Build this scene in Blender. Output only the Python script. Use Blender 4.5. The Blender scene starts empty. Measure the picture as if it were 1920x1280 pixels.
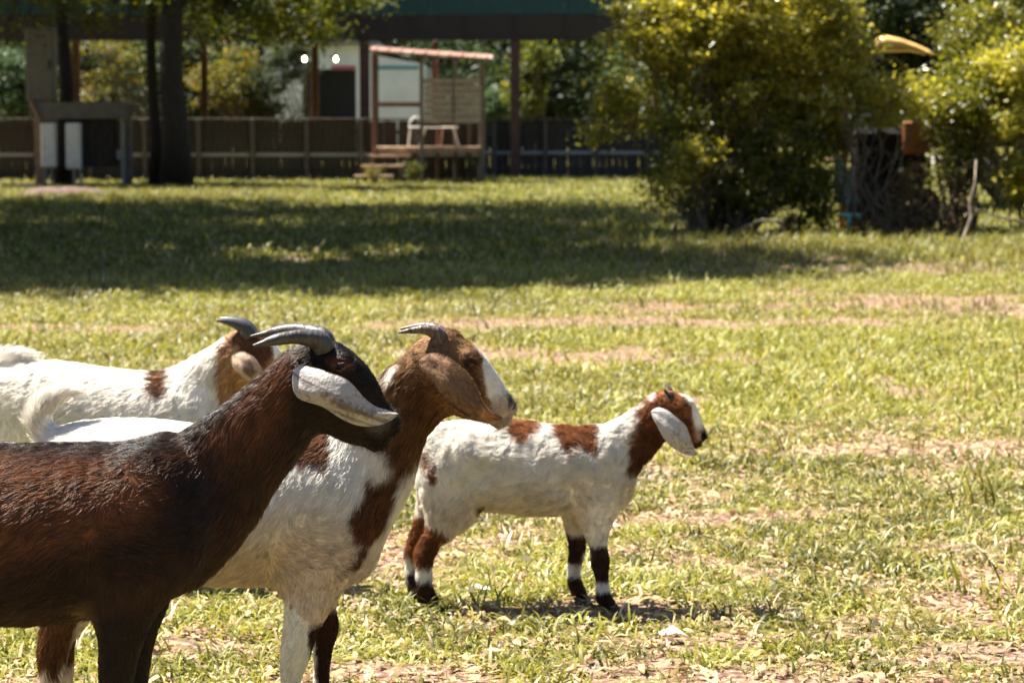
import bpy, math, random
import numpy as np
from mathutils import Vector, Matrix
random.seed(7); RNG = np.random.default_rng(11)
scene = bpy.context.scene
C = scene.collection
# ---------------------------------------------------------------- camera, world, sun, exposure
CAM_H = 1.2; FPX = 4533.0
PITCH = math.atan((640-225)/FPX)
cam = bpy.data.cameras.new('camera'); cam_o = bpy.data.objects.new('camera', cam); C.objects.link(cam_o)
cam_o.location = (0, 0, CAM_H); cam_o.rotation_euler = (math.pi/2-PITCH, 0, 0)
cam.sensor_width = 36; cam.lens = FPX/1920*36; cam.clip_start = .1; cam.clip_end = 800
cam.dof.use_dof = True; cam.dof.focus_distance = 4.15; cam.dof.aperture_fstop = 9.5
scene.camera = cam_o
SUN_TRAVEL = Vector((.52, -.28, -1.0)).normalized()
elev = math.asin(-SUN_TRAVEL.z); azim = math.atan2(-SUN_TRAVEL.x, -SUN_TRAVEL.y)
w = bpy.data.worlds.new('World'); scene.world = w; w.use_nodes = True
nt = w.node_tree; bgn = nt.nodes['Background']
sky = nt.nodes.new('ShaderNodeTexSky'); sky.sky_type = 'NISHITA'; sky.sun_disc = False
sky.sun_elevation = elev; sky.sun_rotation = azim
nt.links.new(sky.outputs[0], bgn.inputs[0]); bgn.inputs[1].default_value = .05
sl = bpy.data.lights.new('sun', 'SUN'); sl.energy = 5.0; sl.angle = math.radians(.5); sl.color = (1, .94, .82)
so = bpy.data.objects.new('sun', sl); C.objects.link(so)
so.rotation_euler = SUN_TRAVEL.to_track_quat('-Z', 'Y').to_euler(); so.location = (-10, 10, 20)
vs = scene.view_settings; vs.view_transform = 'Standard'; vs.look = 'None'; vs.gamma = 1; vs.use_curve_mapping = False
vs.exposure = 1.82
scene.cycles.max_bounces = 6; scene.cycles.transparent_max_bounces = 4
# ---------------------------------------------------------------- helpers
_c, _s = math.cos(PITCH), math.sin(PITCH)
def P(px, py, Y):
    u, v = px-960, 640-py
    dy = FPX*_c + v*_s; dz = -FPX*_s + v*_c
    t = Y/dy
    return Vector((u*t, Y, CAM_H+dz*t))
def inv(X, Z, Y):
    fy = Y*_c - (Z-CAM_H)*_s; uy = Y*_s + (Z-CAM_H)*_c
    return 960+FPX*X/fy, 640-FPX*uy/fy
def gx(px, py):                      # ground point under a pixel
    u, v = px-960, 640-py
    dz = -FPX*_s + v*_c; t = CAM_H/-dz
    return Vector((u*t, (FPX*_c+v*_s)*t, 0))
def scale_at(Y): return FPX/Y
def link(o, parent=None):
    C.objects.link(o)
    if parent is not None: o.parent = parent
    return o
def tag(o, label=None, cat=None, group=None, kind=None):
    if label: o['label'] = label
    if cat: o['category'] = cat
    if group: o['group'] = group
    if kind: o['kind'] = kind
    return o
def thing(name, label, cat, loc=(0, 0, 0), rz=0, group=None):
    o = bpy.data.objects.new(name, None); o.location = loc; o.rotation_euler = (0, 0, rz); o.empty_display_size = .1
    C.objects.link(o); return tag(o, label, cat, group)
def mesh_np(name, V, F, mat=None, smooth=False, cols=None):
    V = np.asarray(V, dtype=np.float32).reshape(-1, 3); F = np.asarray(F, dtype=np.int32)
    me = bpy.data.meshes.new(name); n = F.shape[1]
    me.vertices.add(len(V)); me.vertices.foreach_set('co', V.ravel())
    me.loops.add(F.size); me.loops.foreach_set('vertex_index', F.ravel())
    me.polygons.add(len(F)); me.polygons.foreach_set('loop_start', np.arange(0, F.size, n, dtype=np.int32))
    me.update(calc_edges=True)
    if smooth: me.polygons.foreach_set('use_smooth', np.ones(len(F), dtype=bool))
    if cols is not None:
        a = me.attributes.new('coat', 'FLOAT_COLOR', 'POINT')
        a.data.foreach_set('color', np.concatenate([cols, np.ones((len(cols), 1))], 1).astype(np.float32).ravel())
    if mat: me.materials.append(mat)
    return me
def obj(name, me, parent=None): return link(bpy.data.objects.new(name, me), parent)
class MB:
    def __init__(s): s.v = []; s.f = []
    def add(s, vs, fs):
        b = len(s.v); s.v += [tuple(v) for v in vs]; s.f += [tuple(i+b for i in f) for f in fs]; return s
    def box(s, c, d, rot=None, bev=0):
        x, y, z = d[0]/2, d[1]/2, d[2]/2
        if bev <= 0:
            vs = [(-x,-y,-z),(x,-y,-z),(x,y,-z),(-x,y,-z),(-x,-y,z),(x,-y,z),(x,y,z),(-x,y,z)]
            fs = [(0,3,2,1),(4,5,6,7),(0,1,5,4),(1,2,6,5),(2,3,7,6),(3,0,4,7)]
        else:
            vs = []; b = bev
            for sz in (-1, 1):
                for (sx, sy) in ((-1,-1),(1,-1),(1,1),(-1,1)):
                    vs += [(sx*(x-b), sy*(y-b), sz*z), (sx*x, sy*(y-b), sz*(z-b)), (sx*(x-b), sy*y, sz*(z-b))]
            from itertools import product
            import bmesh as _b
            bm = _b.new()
            for v in vs: bm.verts.new(v)
            _b.ops.convex_hull(bm, input=bm.verts)
            bm.verts.index_update()
            vs = [v.co.copy() for v in bm.verts]; fs = [tuple(v.index for v in f.verts) for f in bm.faces]; bm.free()
        M = rot if rot is not None else Matrix.Identity(3)
        return s.add([M @ Vector(v) + Vector(c) for v in vs], fs)
    def bar(s, a, b, wx, wy=None):          # rectangular bar between two points
        a, b = Vector(a), Vector(b); wy = wy or wx; d = b-a
        q = d.to_track_quat('Z', 'Y').to_matrix()
        return s.box((a+b)/2, (wx, wy, d.length), q)
    def tube(s, pts, rad, n=8, cap=True):
        pts = [Vector(p) for p in pts]
        if not hasattr(rad, '__len__'): rad = [rad]*len(pts)
        up = Vector((0, 0, 1)); vs = []; fs = []; prev = None
        for i, p in enumerate(pts):
            t = (pts[min(i+1, len(pts)-1)]-pts[max(i-1, 0)]).normalized()
            if prev is None:
                a = t.cross(up if abs(t.z) < .9 else Vector((1, 0, 0))).normalized()
            else: a = (prev - t*prev.dot(t)).normalized()
            prev = a; b = t.cross(a)
            for k in range(n):
                th = 2*math.pi*k/n
                vs.append(p + (a*math.cos(th)+b*math.sin(th))*rad[i])
        m = len(pts)
        for i in range(m-1):
            for k in range(n):
                fs.append((i*n+k, i*n+(k+1) % n, (i+1)*n+(k+1) % n, (i+1)*n+k))
        if cap:
            fs.append(tuple(range(n))[::-1]); fs.append(tuple((m-1)*n+k for k in range(n)))
        return s.add(vs, fs)
    def mesh(s, name, mat, smooth=False):
        me = bpy.data.meshes.new(name); me.from_pydata(s.v, [], s.f); me.update()
        if mat: me.materials.append(mat)
        if smooth: me.polygons.foreach_set('use_smooth', [True]*len(me.polygons))
        return me
    def build(s, name, mat, parent=None, smooth=False): return obj(name, s.mesh(name, mat, smooth), parent)
# ---------------------------------------------------------------- materials
def mat(name, col=(.5, .5, .5), rough=.7, metal=0, n1=None, n2=None, bump=0, bscale=20, spec=.5, trans=0, attr=None, scale=(1, 1, 1), emit=None):
    """n1/n2: (scale, colour, lo, hi) noise layers blended over the base colour"""
    m = bpy.data.materials.new(name); m.use_nodes = True; t = m.node_tree; N = t.nodes; L = t.links
    bs = N['Principled BSDF']; bs.inputs['Roughness'].default_value = rough; bs.inputs['Metallic'].default_value = metal
    bs.inputs['Specular IOR Level'].default_value = spec
    tc = N.new('ShaderNodeTexCoord'); mp = N.new('ShaderNodeMapping'); mp.inputs['Scale'].default_value = scale
    L.new(tc.outputs['Object'], mp.inputs[0])
    if attr:
        a = N.new('ShaderNodeAttribute'); a.attribute_name = attr; cur = a.outputs['Color']
    else:
        r = N.new('ShaderNodeRGB'); r.outputs[0].default_value = (*col, 1); cur = r.outputs[0]
    for lay in (n1, n2):
        if not lay: continue
        sc, c2, lo, hi = lay
        nz = N.new('ShaderNodeTexNoise'); nz.inputs['Scale'].default_value = sc; nz.inputs['Detail'].default_value = 6
        L.new(mp.outputs[0], nz.inputs['Vector'])
        mr = N.new('ShaderNodeMapRange'); mr.inputs[1].default_value = lo; mr.inputs[2].default_value = hi
        L.new(nz.outputs['Fac'], mr.inputs[0])
        mx = N.new('ShaderNodeMix'); mx.data_type = 'RGBA'; L.new(mr.outputs[0], mx.inputs[0]); L.new(cur, mx.inputs[6]); mx.inputs[7].default_value = (*c2, 1)
        cur = mx.outputs[2]
    L.new(cur, bs.inputs['Base Color'])
    if bump:
        nz = N.new('ShaderNodeTexNoise'); nz.inputs['Scale'].default_value = bscale; nz.inputs['Detail'].default_value = 5
        L.new(mp.outputs[0], nz.inputs['Vector'])
        b = N.new('ShaderNodeBump'); b.inputs['Strength'].default_value = bump; b.inputs['Distance'].default_value = .02
        L.new(nz.outputs['Fac'], b.inputs['Height']); L.new(b.outputs[0], bs.inputs['Normal'])
    if trans:
        tr = N.new('ShaderNodeBsdfTranslucent'); L.new(cur, tr.inputs[0]); ms = N.new('ShaderNodeMixShader'); ms.inputs[0].default_value = trans
        L.new(bs.outputs[0], ms.inputs[1]); L.new(tr.outputs[0], ms.inputs[2]); L.new(ms.outputs[0], N['Material Output'].inputs[0])
    if emit:
        bs.inputs['Emission Color'].default_value = (*emit[0], 1); bs.inputs['Emission Strength'].default_value = emit[1]
    return m
def leafmat(name, c1, c2, c3=None, rough=.35, trans=.35, spec=.3):
    """leaf colours vary per leaf through a colour attribute 'rnd'"""
    m = bpy.data.materials.new(name); m.use_nodes = True; t = m.node_tree; N = t.nodes; L = t.links
    bs = N['Principled BSDF']; bs.inputs['Roughness'].default_value = rough; bs.inputs['Specular IOR Level'].default_value = spec
    a = N.new('ShaderNodeAttribute'); a.attribute_name = 'rnd'
    cr = N.new('ShaderNodeValToRGB'); e = cr.color_ramp.elements
    e[0].color = (*c1, 1); e[1].color = (*c2, 1)
    if c3: x = e.new(.93); x.color = (*c2, 1); e[2].color = (*c3, 1)
    L.new(a.outputs['Fac'], cr.inputs[0]); L.new(cr.outputs[0], bs.inputs['Base Color'])
    hs = N.new('ShaderNodeHueSaturation'); hs.inputs['Saturation'].default_value = 1.15; hs.inputs['Value'].default_value = 1.5; hs.inputs['Hue'].default_value = .485
    L.new(cr.outputs[0], hs.inputs['Color'])
    tr = N.new('ShaderNodeBsdfTranslucent'); L.new(hs.outputs[0], tr.inputs[0])
    ms = N.new('ShaderNodeMixShader'); ms.inputs[0].default_value = trans
    L.new(bs.outputs[0], ms.inputs[1]); L.new(tr.outputs[0], ms.inputs[2]); L.new(ms.outputs[0], N['Material Output'].inputs[0])
    return m
def vnoise(p, sc, seed=0):
    """smooth value noise in numpy, -1..1"""
    q = np.asarray(p, dtype=np.float64)*sc + seed*17.31; i = np.floor(q).astype(np.int64); f = q-i; f = f*f*(3-2*f)
    def h(a):
        n = (a[:, 0]*73856093) ^ (a[:, 1]*19349663) ^ (a[:, 2]*83492791); n = (n ^ (n >> 13))*1274126177; n = n ^ (n >> 16)
        return (n & 0xffff)/32767.5-1
    r = 0
    for dx in (0, 1):
        for dy in (0, 1):
            for dz in (0, 1):
                wgt = (f[:, 0] if dx else 1-f[:, 0])*(f[:, 1] if dy else 1-f[:, 1])*(f[:, 2] if dz else 1-f[:, 2])
                r = r + wgt*h(i+np.array([dx, dy, dz]))
    return r
def leaves_mesh(name, pts, size, m, up=.5, jit=.3, droop=0):
    """one bent diamond leaf at each point"""
    n = len(pts); rng = RNG
    nr = rng.normal(size=(n, 3)); nr[:, 2] = np.abs(nr[:, 2])+up; nr /= np.linalg.norm(nr, axis=1)[:, None]
    a = rng.normal(size=(n, 3)); a[:, 2] -= droop; a -= nr*(a*nr).sum(1)[:, None]; a /= np.linalg.norm(a, axis=1)[:, None]
    b = np.cross(nr, a); s = size*(1+jit*rng.normal(size=n)).clip(.4, 2)[:, None]
    V = np.stack([pts-a*s*.5, pts+b*s*.24+nr*s*.08, pts+a*s*.5, pts-b*s*.24+nr*s*.08], 1).reshape(-1, 3)
    k = np.arange(n)*4; F = np.concatenate([np.stack([k, k+1, k+2], 1), np.stack([k, k+2, k+3], 1)])
    me = mesh_np(name, V, F, m)
    at = me.attributes.new('rnd', 'FLOAT', 'POINT'); at.data.foreach_set('value', np.repeat(rng.random(n), 4).astype(np.float32))
    return me
def blob_points(n, cen, rad, nclump, spread, shell=.55, cut=None):
    """leaf positions in clumps spread through an ellipsoid"""
    d = RNG.normal(size=(nclump, 3)); d /= np.linalg.norm(d, axis=1)[:, None]
    r = (shell + (1-shell)*RNG.random(nclump)**.6)[:, None]
    cc = np.array(cen) + d*r*np.array(rad)
    if cut is not None: cc = cc[cut(cc)]
    k = RNG.integers(0, len(cc), n); sz = (.5+RNG.random(len(cc)))[k][:, None]
    return cc[k] + RNG.normal(size=(n, 3))*spread*sz*np.array([1, 1, .6])
# ---------------------------------------------------------------- ground
BARE = [(gx(870,612), gx(1560,606), .30), (gx(1600,575), gx(2050,585), .5), (gx(960,668), gx(1170,676), .28), (gx(1540,850), gx(2000,828), .16),
        (gx(20,615), gx(150,618), .22), (gx(1330,975), gx(1560,960), .10), (gx(1300,1205), gx(1640,1190), .055), (gx(1500,555), gx(1800,560), .25),
        (gx(1640,1245), gx(1790,1235), .05), (gx(950,1150), gx(1350,1165), .05), (gx(1000,850), gx(1300,860), .1),(gx(1560,500), gx(1920,505), .6),(gx(0,352), gx(190,356), 2.0), (gx(1480,470), gx(1920,478), .8)]
def bare(x, y):
    """0 grassy .. 1 bare soil"""
    r = np.zeros_like(x); q = np.stack([x, y, np.zeros_like(x)], 1)
    nz = vnoise(q, 1.1, 3)*.8 + vnoise(q, 4, 4)*.6 + vnoise(q, 11, 5)*.5
    for a, b, wd in BARE:
        ab = np.array([b.x-a.x, b.y-a.y]); t = (((x-a.x)*ab[0]+(y-a.y)*ab[1])/(ab@ab)).clip(0, 1)
        d = np.hypot((x-a.x-t*ab[0])*.6, y-a.y-t*ab[1])
        r = np.maximum(r, 1.12-d/(wd*2.0)+nz*.5)
    near = (vnoise(q, 2.3, 8)*.6+vnoise(q, 6.5, 9)*.5+vnoise(q, 17, 12)*.3)*1.1 + .15 + .10*np.clip((7-y)/3, -1, 1)
    return np.clip(np.maximum(r, near), 0, 1)
def ground_mat():
    m = bpy.data.materials.new('lawn_soil'); m.use_nodes = True; t = m.node_tree; N = t.nodes; L = t.links; bs = N['Principled BSDF']
    bs.inputs['Roughness'].default_value = .95; bs.inputs['Specular IOR Level'].default_value = .1
    tc = N.new('ShaderNodeTexCoord')
    def noise(sc, det=8, st=(1, 1, 1)):
        mp = N.new('ShaderNodeMapping'); mp.inputs['Scale'].default_value = st; L.new(tc.outputs['Object'], mp.inputs[0])
        z = N.new('ShaderNodeTexNoise'); z.inputs['Scale'].default_value = sc; z.inputs['Detail'].default_value = det; L.new(mp.outputs[0], z.inputs[0]); return z.outputs['Fac']
    def ramp(f, *st):
        r = N.new('ShaderNodeValToRGB'); r.color_ramp.elements.remove(r.color_ramp.elements[1])
        r.color_ramp.elements[0].position = st[0][0]; r.color_ramp.elements[0].color = (*st[0][1], 1)
        for p, c in st[1:]: e = r.color_ramp.elements.new(p); e.color = (*c, 1)
        L.new(f, r.inputs[0]); return r.outputs[0]
    soil = ramp(noise(38), (.3, (.07, .043, .030)), (.48, (.20, .125, .088)), (.60, (.34, .225, .165)), (.74, (.52, .39, .29)))
    grs = ramp(noise(26, 8, (1, .8, 1)), (.33, (.035, .035, .010)), (.5, (.14, .13, .028)), (.62, (.28, .24, .07)), (.75, (.42, .33, .17)))
    a = N.new('ShaderNodeAttribute'); a.attribute_name = 'bare'
    mr = N.new('ShaderNodeMapRange'); mr.inputs[1].default_value = .25; mr.inputs[2].default_value = .6; L.new(a.outputs['Fac'], mr.inputs[0])
    mx = N.new('ShaderNodeMix'); mx.data_type = 'RGBA'; L.new(mr.outputs[0], mx.inputs[0]); L.new(grs, mx.inputs[6]); L.new(soil, mx.inputs[7])
    L.new(mx.outputs[2], bs.inputs['Base Color'])
    b = N.new('ShaderNodeBump'); b.inputs['Strength'].default_value = .9; b.inputs['Distance'].default_value = .02
    L.new(noise(60), b.inputs['Height']); L.new(b.outputs[0], bs.inputs['Normal'])
    return m
def build_ground():
    ys = np.concatenate([np.arange(-3, 2, 1), np.arange(2, 20, .06), np.arange(20, 60, .4), np.arange(60, 130, 4), [180, 300, 600]])
    xs = np.concatenate([[-500, -200, -100, -60, -40, -25], np.arange(-14, -5, 1), np.arange(-5, 5.01, .08), np.arange(6, 15, 1), [25, 40, 60, 100, 200, 500]])
    X, Y = np.meshgrid(xs, ys); V = np.stack([X.ravel(), Y.ravel(), np.zeros(X.size)], 1)
    nx = len(xs); i = np.arange(len(ys)-1)[:, None]*nx+np.arange(nx-1)[None]; i = i.ravel()
    me = mesh_np('ground', V, np.stack([i, i+1, i+nx+1, i+nx], 1), ground_mat(), True)
    bv = bare(V[:, 0], V[:, 1]); at = me.attributes.new('bare', 'FLOAT', 'POINT'); at.data.foreach_set('value', bv.astype(np.float32))
    tag(obj('ground', me), kind='structure')
build_ground()
# ---------------------------------------------------------------- scattering by geometry nodes
def scatter(name, pts, rotz, tilt, scl, idx, protos, label=None, parent=None):
    col = bpy.data.collections.new(name+'_source')
    for k, me in enumerate(protos):
        o = bpy.data.objects.new(f'{name}_{k:02d}', me); col.objects.link(o)
    me = bpy.data.meshes.new(name); me.vertices.add(len(pts)); me.vertices.foreach_set('co', pts.astype(np.float32).ravel())
    r = np.stack([tilt[:, 0], tilt[:, 1], rotz], 1).astype(np.float32)
    me.attributes.new('rot', 'FLOAT_VECTOR', 'POINT').data.foreach_set('vector', r.ravel())
    me.attributes.new('scl', 'FLOAT', 'POINT').data.foreach_set('value', scl.astype(np.float32))
    me.attributes.new('idx', 'INT', 'POINT').data.foreach_set('value', idx.astype(np.int32))
    o = obj(name, me, parent)
    g = bpy.data.node_groups.new(name, 'GeometryNodeTree')
    g.interface.new_socket('Geometry', in_out='INPUT', socket_type='NodeSocketGeometry'); g.interface.new_socket('Geometry', in_out='OUTPUT', socket_type='NodeSocketGeometry')
    N = g.nodes; L = g.links; gi = N.new('NodeGroupInput'); go = N.new('NodeGroupOutput')
    ci = N.new('GeometryNodeCollectionInfo'); ci.inputs[0].default_value = col; ci.inputs['Separate Children'].default_value = True; ci.inputs['Reset Children'].default_value = True
    ip = N.new('GeometryNodeInstanceOnPoints'); ip.inputs['Pick Instance'].default_value = True
    def na(nm, ty):
        a = N.new('GeometryNodeInputNamedAttribute'); a.data_type = ty; a.inputs[0].default_value = nm; return a.outputs[0]
    L.new(gi.outputs[0], ip.inputs['Points']); L.new(ci.outputs[0], ip.inputs['Instance']); L.new(na('rot', 'FLOAT_VECTOR'), ip.inputs['Rotation'])
    L.new(na('scl', 'FLOAT'), ip.inputs['Scale']); L.new(na('idx', 'INT'), ip.inputs['Instance Index']); L.new(ip.outputs[0], go.inputs[0])
    md = o.modifiers.new('scatter', 'NODES'); md.node_group = g
    return o
def blade_clump(name, n, rad, ln, wd, lean, m, seed):
    rng = np.random.default_rng(seed)
    base = rng.normal(size=(n, 2))*rad; th = rng.random(n)*2*np.pi; L_ = ln*(.45+.9*rng.random(n)); le = lean*(.5+.8*rng.random(n))
    V = []; F = []
    for i in range(n):
        d = np.array([math.cos(th[i]), math.sin(th[i]), 0]); sd = np.array([-d[1], d[0], 0]); p = np.array([base[i, 0], base[i, 1], -.004])
        tw = rng.normal()*.5; sd = sd*math.cos(tw)+np.array([0, 0, math.sin(tw)]); ang = le[i]*.35; b = len(V); wv = wd*(.7+.6*rng.random()); S = 4
        for k in range(S):
            t = k/(S-1); w_ = wv*(1-.15*t-.85*t**3)*.5
            V += [p-sd*w_, p+sd*w_] if k < S-1 else [p]
            p = p + (d*math.sin(ang)+np.array([0, 0, math.cos(ang)]))*L_[i]/(S-1); ang = min(ang+le[i]*.55, 1.75)
        F += [(b, b+1, b+3), (b, b+3, b+2), (b+2, b+3, b+5), (b+2, b+5, b+4), (b+4, b+5, b+6)]
    V = np.array(V); V[:, 2] = np.maximum(V[:, 2], .002)
    me = mesh_np(name, V, np.array(F), m)
    rv = np.repeat(rng.random(n), 7); me.attributes.new('rnd', 'FLOAT', 'POINT').data.foreach_set('value', rv.astype(np.float32))
    return me
M_blade = leafmat('grass_blade', (.042, .050, .010), (.285, .265, .072), (.68, .62, .42), rough=.46, trans=.32, spec=.4)  # pale and dark ends stand in for blade highlights and gap shade
M_blade2 = leafmat('grass_blade_yellow', (.10, .11, .018), (.36, .355, .085), (.68, .57, .40), rough=.5, trans=.28, spec=.3)  # ramp ends likewise carry highlight and shade as colour
M_dry = leafmat('dry_leaf', (.20, .125, .07), (.47, .34, .20), (.62, .52, .38), rough=.6, trans=.15)
M_dryg = leafmat('straw', (.30, .22, .11), (.52, .42, .23), (.66, .58, .38), rough=.5, trans=.2)
def field(n, y0, y1, keep=None, margin=.6, wide=1.2):
    y = np.sqrt(RNG.random(n)*(y1**2-y0**2)+y0**2); hw = y*.2118*wide+margin; x = (RNG.random(n)*2-1)*hw
    k = np.ones(n, bool)
    if keep is not None: k = RNG.random(n) < keep(x, y)
    return np.stack([x[k], y[k], np.zeros(k.sum())], 1)
def gkeep(x, y): return np.clip(1.03-1.75*np.clip(bare(x, y)-.10, 0, 1), .05, 1)
def do_scatter(name, pts, protos, s0, s1, tl=.12, weights=None):
    n = len(pts); idx = RNG.integers(0, len(protos), n)
    if weights:                                   # drier yellow clumps gather in patches
        dry = vnoise(pts, .9, 71)*.7+vnoise(pts, 3.2, 72)*.6+.18*np.clip(pts[:, 0]/2, -1, 1); m_ = dry > .12; idx[m_] = (idx[m_]//weights)*weights
        m_ = dry < -.3; k_ = idx[m_]; idx[m_] = np.where(k_ % weights == 0, k_+1, k_)
    sc = s0+(s1-s0)*RNG.random(n)
    if weights: sc = sc*(1+.25*vnoise(pts, 2.1, 73))
    return scatter(name, pts, RNG.random(n)*6.283, RNG.normal(size=(n, 2))*tl, sc, np.minimum(idx, len(protos)-1), protos)
near_b = [blade_clump('blades', 15, .032, .046, .0062, 1.25, M_blade if k % 3 else M_blade2, 50+k) for k in range(9)]
g1 = do_scatter('grass', field(13000, 3.0, 8.5, gkeep), near_b, .6, 1.3, weights=3); tag(g1, 'short broad-bladed lawn grass around the goats in the foreground', 'grass', kind='stuff')
mid_b = [blade_clump('blades', 12, .05, .058, .008, 1.1, M_blade if k % 4 else M_blade2, 80+k) for k in range(8)]
g2 = do_scatter('grass', field(24000, 8.3, 20, gkeep), mid_b, .6, 1.35, weights=4); tag(g2, 'sunlit lawn grass behind the goats up to the edge of the tree shade', 'grass', kind='stuff')
M_blade3 = leafmat('grass_blade_green_shaded', (.028, .040, .008), (.20, .21, .045), (.50, .44, .20), rough=.5, trans=.33)  # greener far blades, also darkened in colour to deepen the tree shade
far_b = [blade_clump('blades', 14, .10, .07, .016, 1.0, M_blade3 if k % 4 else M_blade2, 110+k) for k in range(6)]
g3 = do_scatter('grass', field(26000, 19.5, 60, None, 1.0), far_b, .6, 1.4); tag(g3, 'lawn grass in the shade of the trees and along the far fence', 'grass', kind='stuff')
# taller tufts: edge of the shade, round the trunks and under the shrubs
tall = [blade_clump('blades', 14, .035, .11, .007, .75, M_blade if k % 3 else M_blade2, 140+k) for k in range(6)]
a = field(1500, 15, 21, lambda x, y: np.clip(.2+vnoise(np.stack([x, y, x*0], 1), .8, 3), 0, 1)); b = np.stack([RNG.uniform(-10, -3, 2500), RNG.normal(38, 2.2, 2500), np.zeros(2500)], 1)
c_ = np.stack([RNG.uniform(.8, 7.5, 1400), RNG.normal(22.6, 1.0, 1400), np.zeros(1400)], 1); d_ = field(30, 4.2, 9)
g4 = do_scatter('tall_grass', np.concatenate([a, b, c_, d_]), tall, .7, 1.6); tag(g4, 'longer uneven grass tufts standing along the shade edge and round the trunks', 'grass', kind='stuff')
# dry leaves, straw and clods lying on the soil
def litter_proto(k, m, ln, wd):
    rng = np.random.default_rng(300+k); V = []; nx_ = 4
    for i in range(nx_+1):
        t = i/nx_; w_ = wd*math.sin(math.pi*(.06+.9*t))**.7*(.8+.3*rng.random()); z = .004+.010*math.sin(math.pi*t)*rng.random()+.004*rng.random()
        V += [((t-.5)*ln, -w_/2, z+.006*rng.random()), ((t-.5)*ln, w_/2, z+.006*rng.random())]
    F = [(2*i, 2*i+1, 2*i+3, 2*i+2) for i in range(nx_)]
    me = mesh_np('leaf', np.array(V), np.array(F), m); me.attributes.new('rnd', 'FLOAT', 'POINT').data.foreach_set('value', np.full(len(V), rng.random(), np.float32)); return me
lit = [litter_proto(k, M_dry if k % 2 else M_dryg, *( (.034, .014) if k % 3 else (.060, .006))) for k in range(12)]
g5 = do_scatter('leaf_litter', np.concatenate([field(34000, 3.0, 9.5, lambda x, y: .45+.55*bare(x, y)), field(11000, 9, 18, lambda x, y: .25+.75*bare(x, y)),
     np.stack([RNG.uniform(1.5, 7.5, 3500), RNG.normal(22.3, 1.3, 3500), np.zeros(3500)], 1), np.stack([RNG.uniform(-9.5, -5.5, 900), RNG.normal(40, 1.5, 900), np.zeros(900)], 1)]), lit, .5, 1.3, .25)
tag(g5, 'dry leaves and straw lying between the grass on bare soil', 'leaf litter', kind='stuff')
# a few larger fallen leaves one can point at
for (px, py, s_, rz, lb) in [(1262,1203,.07,.2,'pale curled fallen leaf lying below the tip of the kid goat\'s shadow'), (1633,1180,.035,1.2,'small round white leaf upright in the grass at lower right'),
                         (903,1116,.05,.1,'whitish flat leaf on the soil between the kid goat\'s hind and front feet'), (1150,1000,.06,.6,'pale crumpled leaf lying behind the kid goat\'s front legs'),
                         (1712,862,.05,.3,'dark brown clod like leaf beside the bare soil at right'), (985,1060,.04,2.5,'pale dry leaf lying under the kid goat\'s belly')]:
    g = gx(px, py); me = litter_proto(int(px) % 9+20, mat('fallen_leaf', (.10, .07, .05) if 'dark' in lb else (.70, .64, .55), .6, trans=.1), s_, s_*.55)
    o = obj('fallen_leaf', me); o.location = (g.x, g.y, .012); o.rotation_euler = (.25 if s_ > .04 else 1.1, .1, rz); tag(o, lb, 'leaf')
# ---------------------------------------------------------------- goats: body surface grown from blended limb chains
def spline(st, sub):
    st = np.array(st, float); n = len(st)
    if n == 1: return st
    out = []
    for i in range(n-1):
        p0, p1, p2, p3 = st[max(i-1, 0)], st[i], st[i+1], st[min(i+2, n-1)]
        for k in range(sub):
            t = k/sub; out.append(.5*((2*p1)+(-p0+p2)*t+(2*p0-5*p1+4*p2-p3)*t*t+(-p0+3*p1-3*p2+p3)*t**3))
    out.append(st[-1]); return np.array(out)
def surface_nets(f, org, h):
    s = f < 0; nx, ny, nz = f.shape
    c = [s[a:nx-1+a, b:ny-1+b, d:nz-1+d] for a in (0, 1) for b in (0, 1) for d in (0, 1)]
    cnt = sum(x.astype(np.int8) for x in c); act = (cnt > 0) & (cnt < 8); I = np.argwhere(act)
    idx = -np.ones(act.shape, np.int64); idx[act] = np.arange(len(I))
    acc = np.zeros((len(I), 3)); num = np.zeros(len(I))
    co = [(a, b, d) for a in (0, 1) for b in (0, 1) for d in (0, 1)]
    for i in range(8):
        for j in range(i+1, 8):
            if sum(abs(p-q) for p, q in zip(co[i], co[j])) != 1: continue
            A = f[I[:, 0]+co[i][0], I[:, 1]+co[i][1], I[:, 2]+co[i][2]]; B = f[I[:, 0]+co[j][0], I[:, 1]+co[j][1], I[:, 2]+co[j][2]]
            k = (A < 0) != (B < 0); t = np.where(k, A/np.where(k, A-B, 1), 0)
            p = np.array(co[i])[None]+t[:, None]*(np.array(co[j])-np.array(co[i]))[None]
            acc[k] += p[k]; num += k
    V = (I+acc/num[:, None])*h+org; F = []
    for ax in range(3):
        o = [slice(1, -1)]*3; o[ax] = slice(0, None); sh = list(f.shape)
        a0 = [slice(None)]*3; a1 = [slice(None)]*3; a0[ax] = slice(0, -1); a1[ax] = slice(1, None)
        ch = s[tuple(a0)] != s[tuple(a1)]; E_ = np.argwhere(ch); b, d = (ax+1) % 3, (ax+2) % 3
        E_ = E_[(E_[:, b] > 0) & (E_[:, d] > 0) & (E_[:, b] < sh[b]-1) & (E_[:, d] < sh[d]-1)]
        q = []
        for (u, v) in ((-1, -1), (0, -1), (0, 0), (-1, 0)):
            e = E_.copy(); e[:, b] += u; e[:, d] += v; q.append(idx[e[:, 0], e[:, 1], e[:, 2]])
        q = np.stack(q, 1); fl = s[E_[:, 0], E_[:, 1], E_[:, 2]]
        q[~fl] = q[~fl][:, ::-1]; F.append(q)
    return V, np.concatenate(F)
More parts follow.
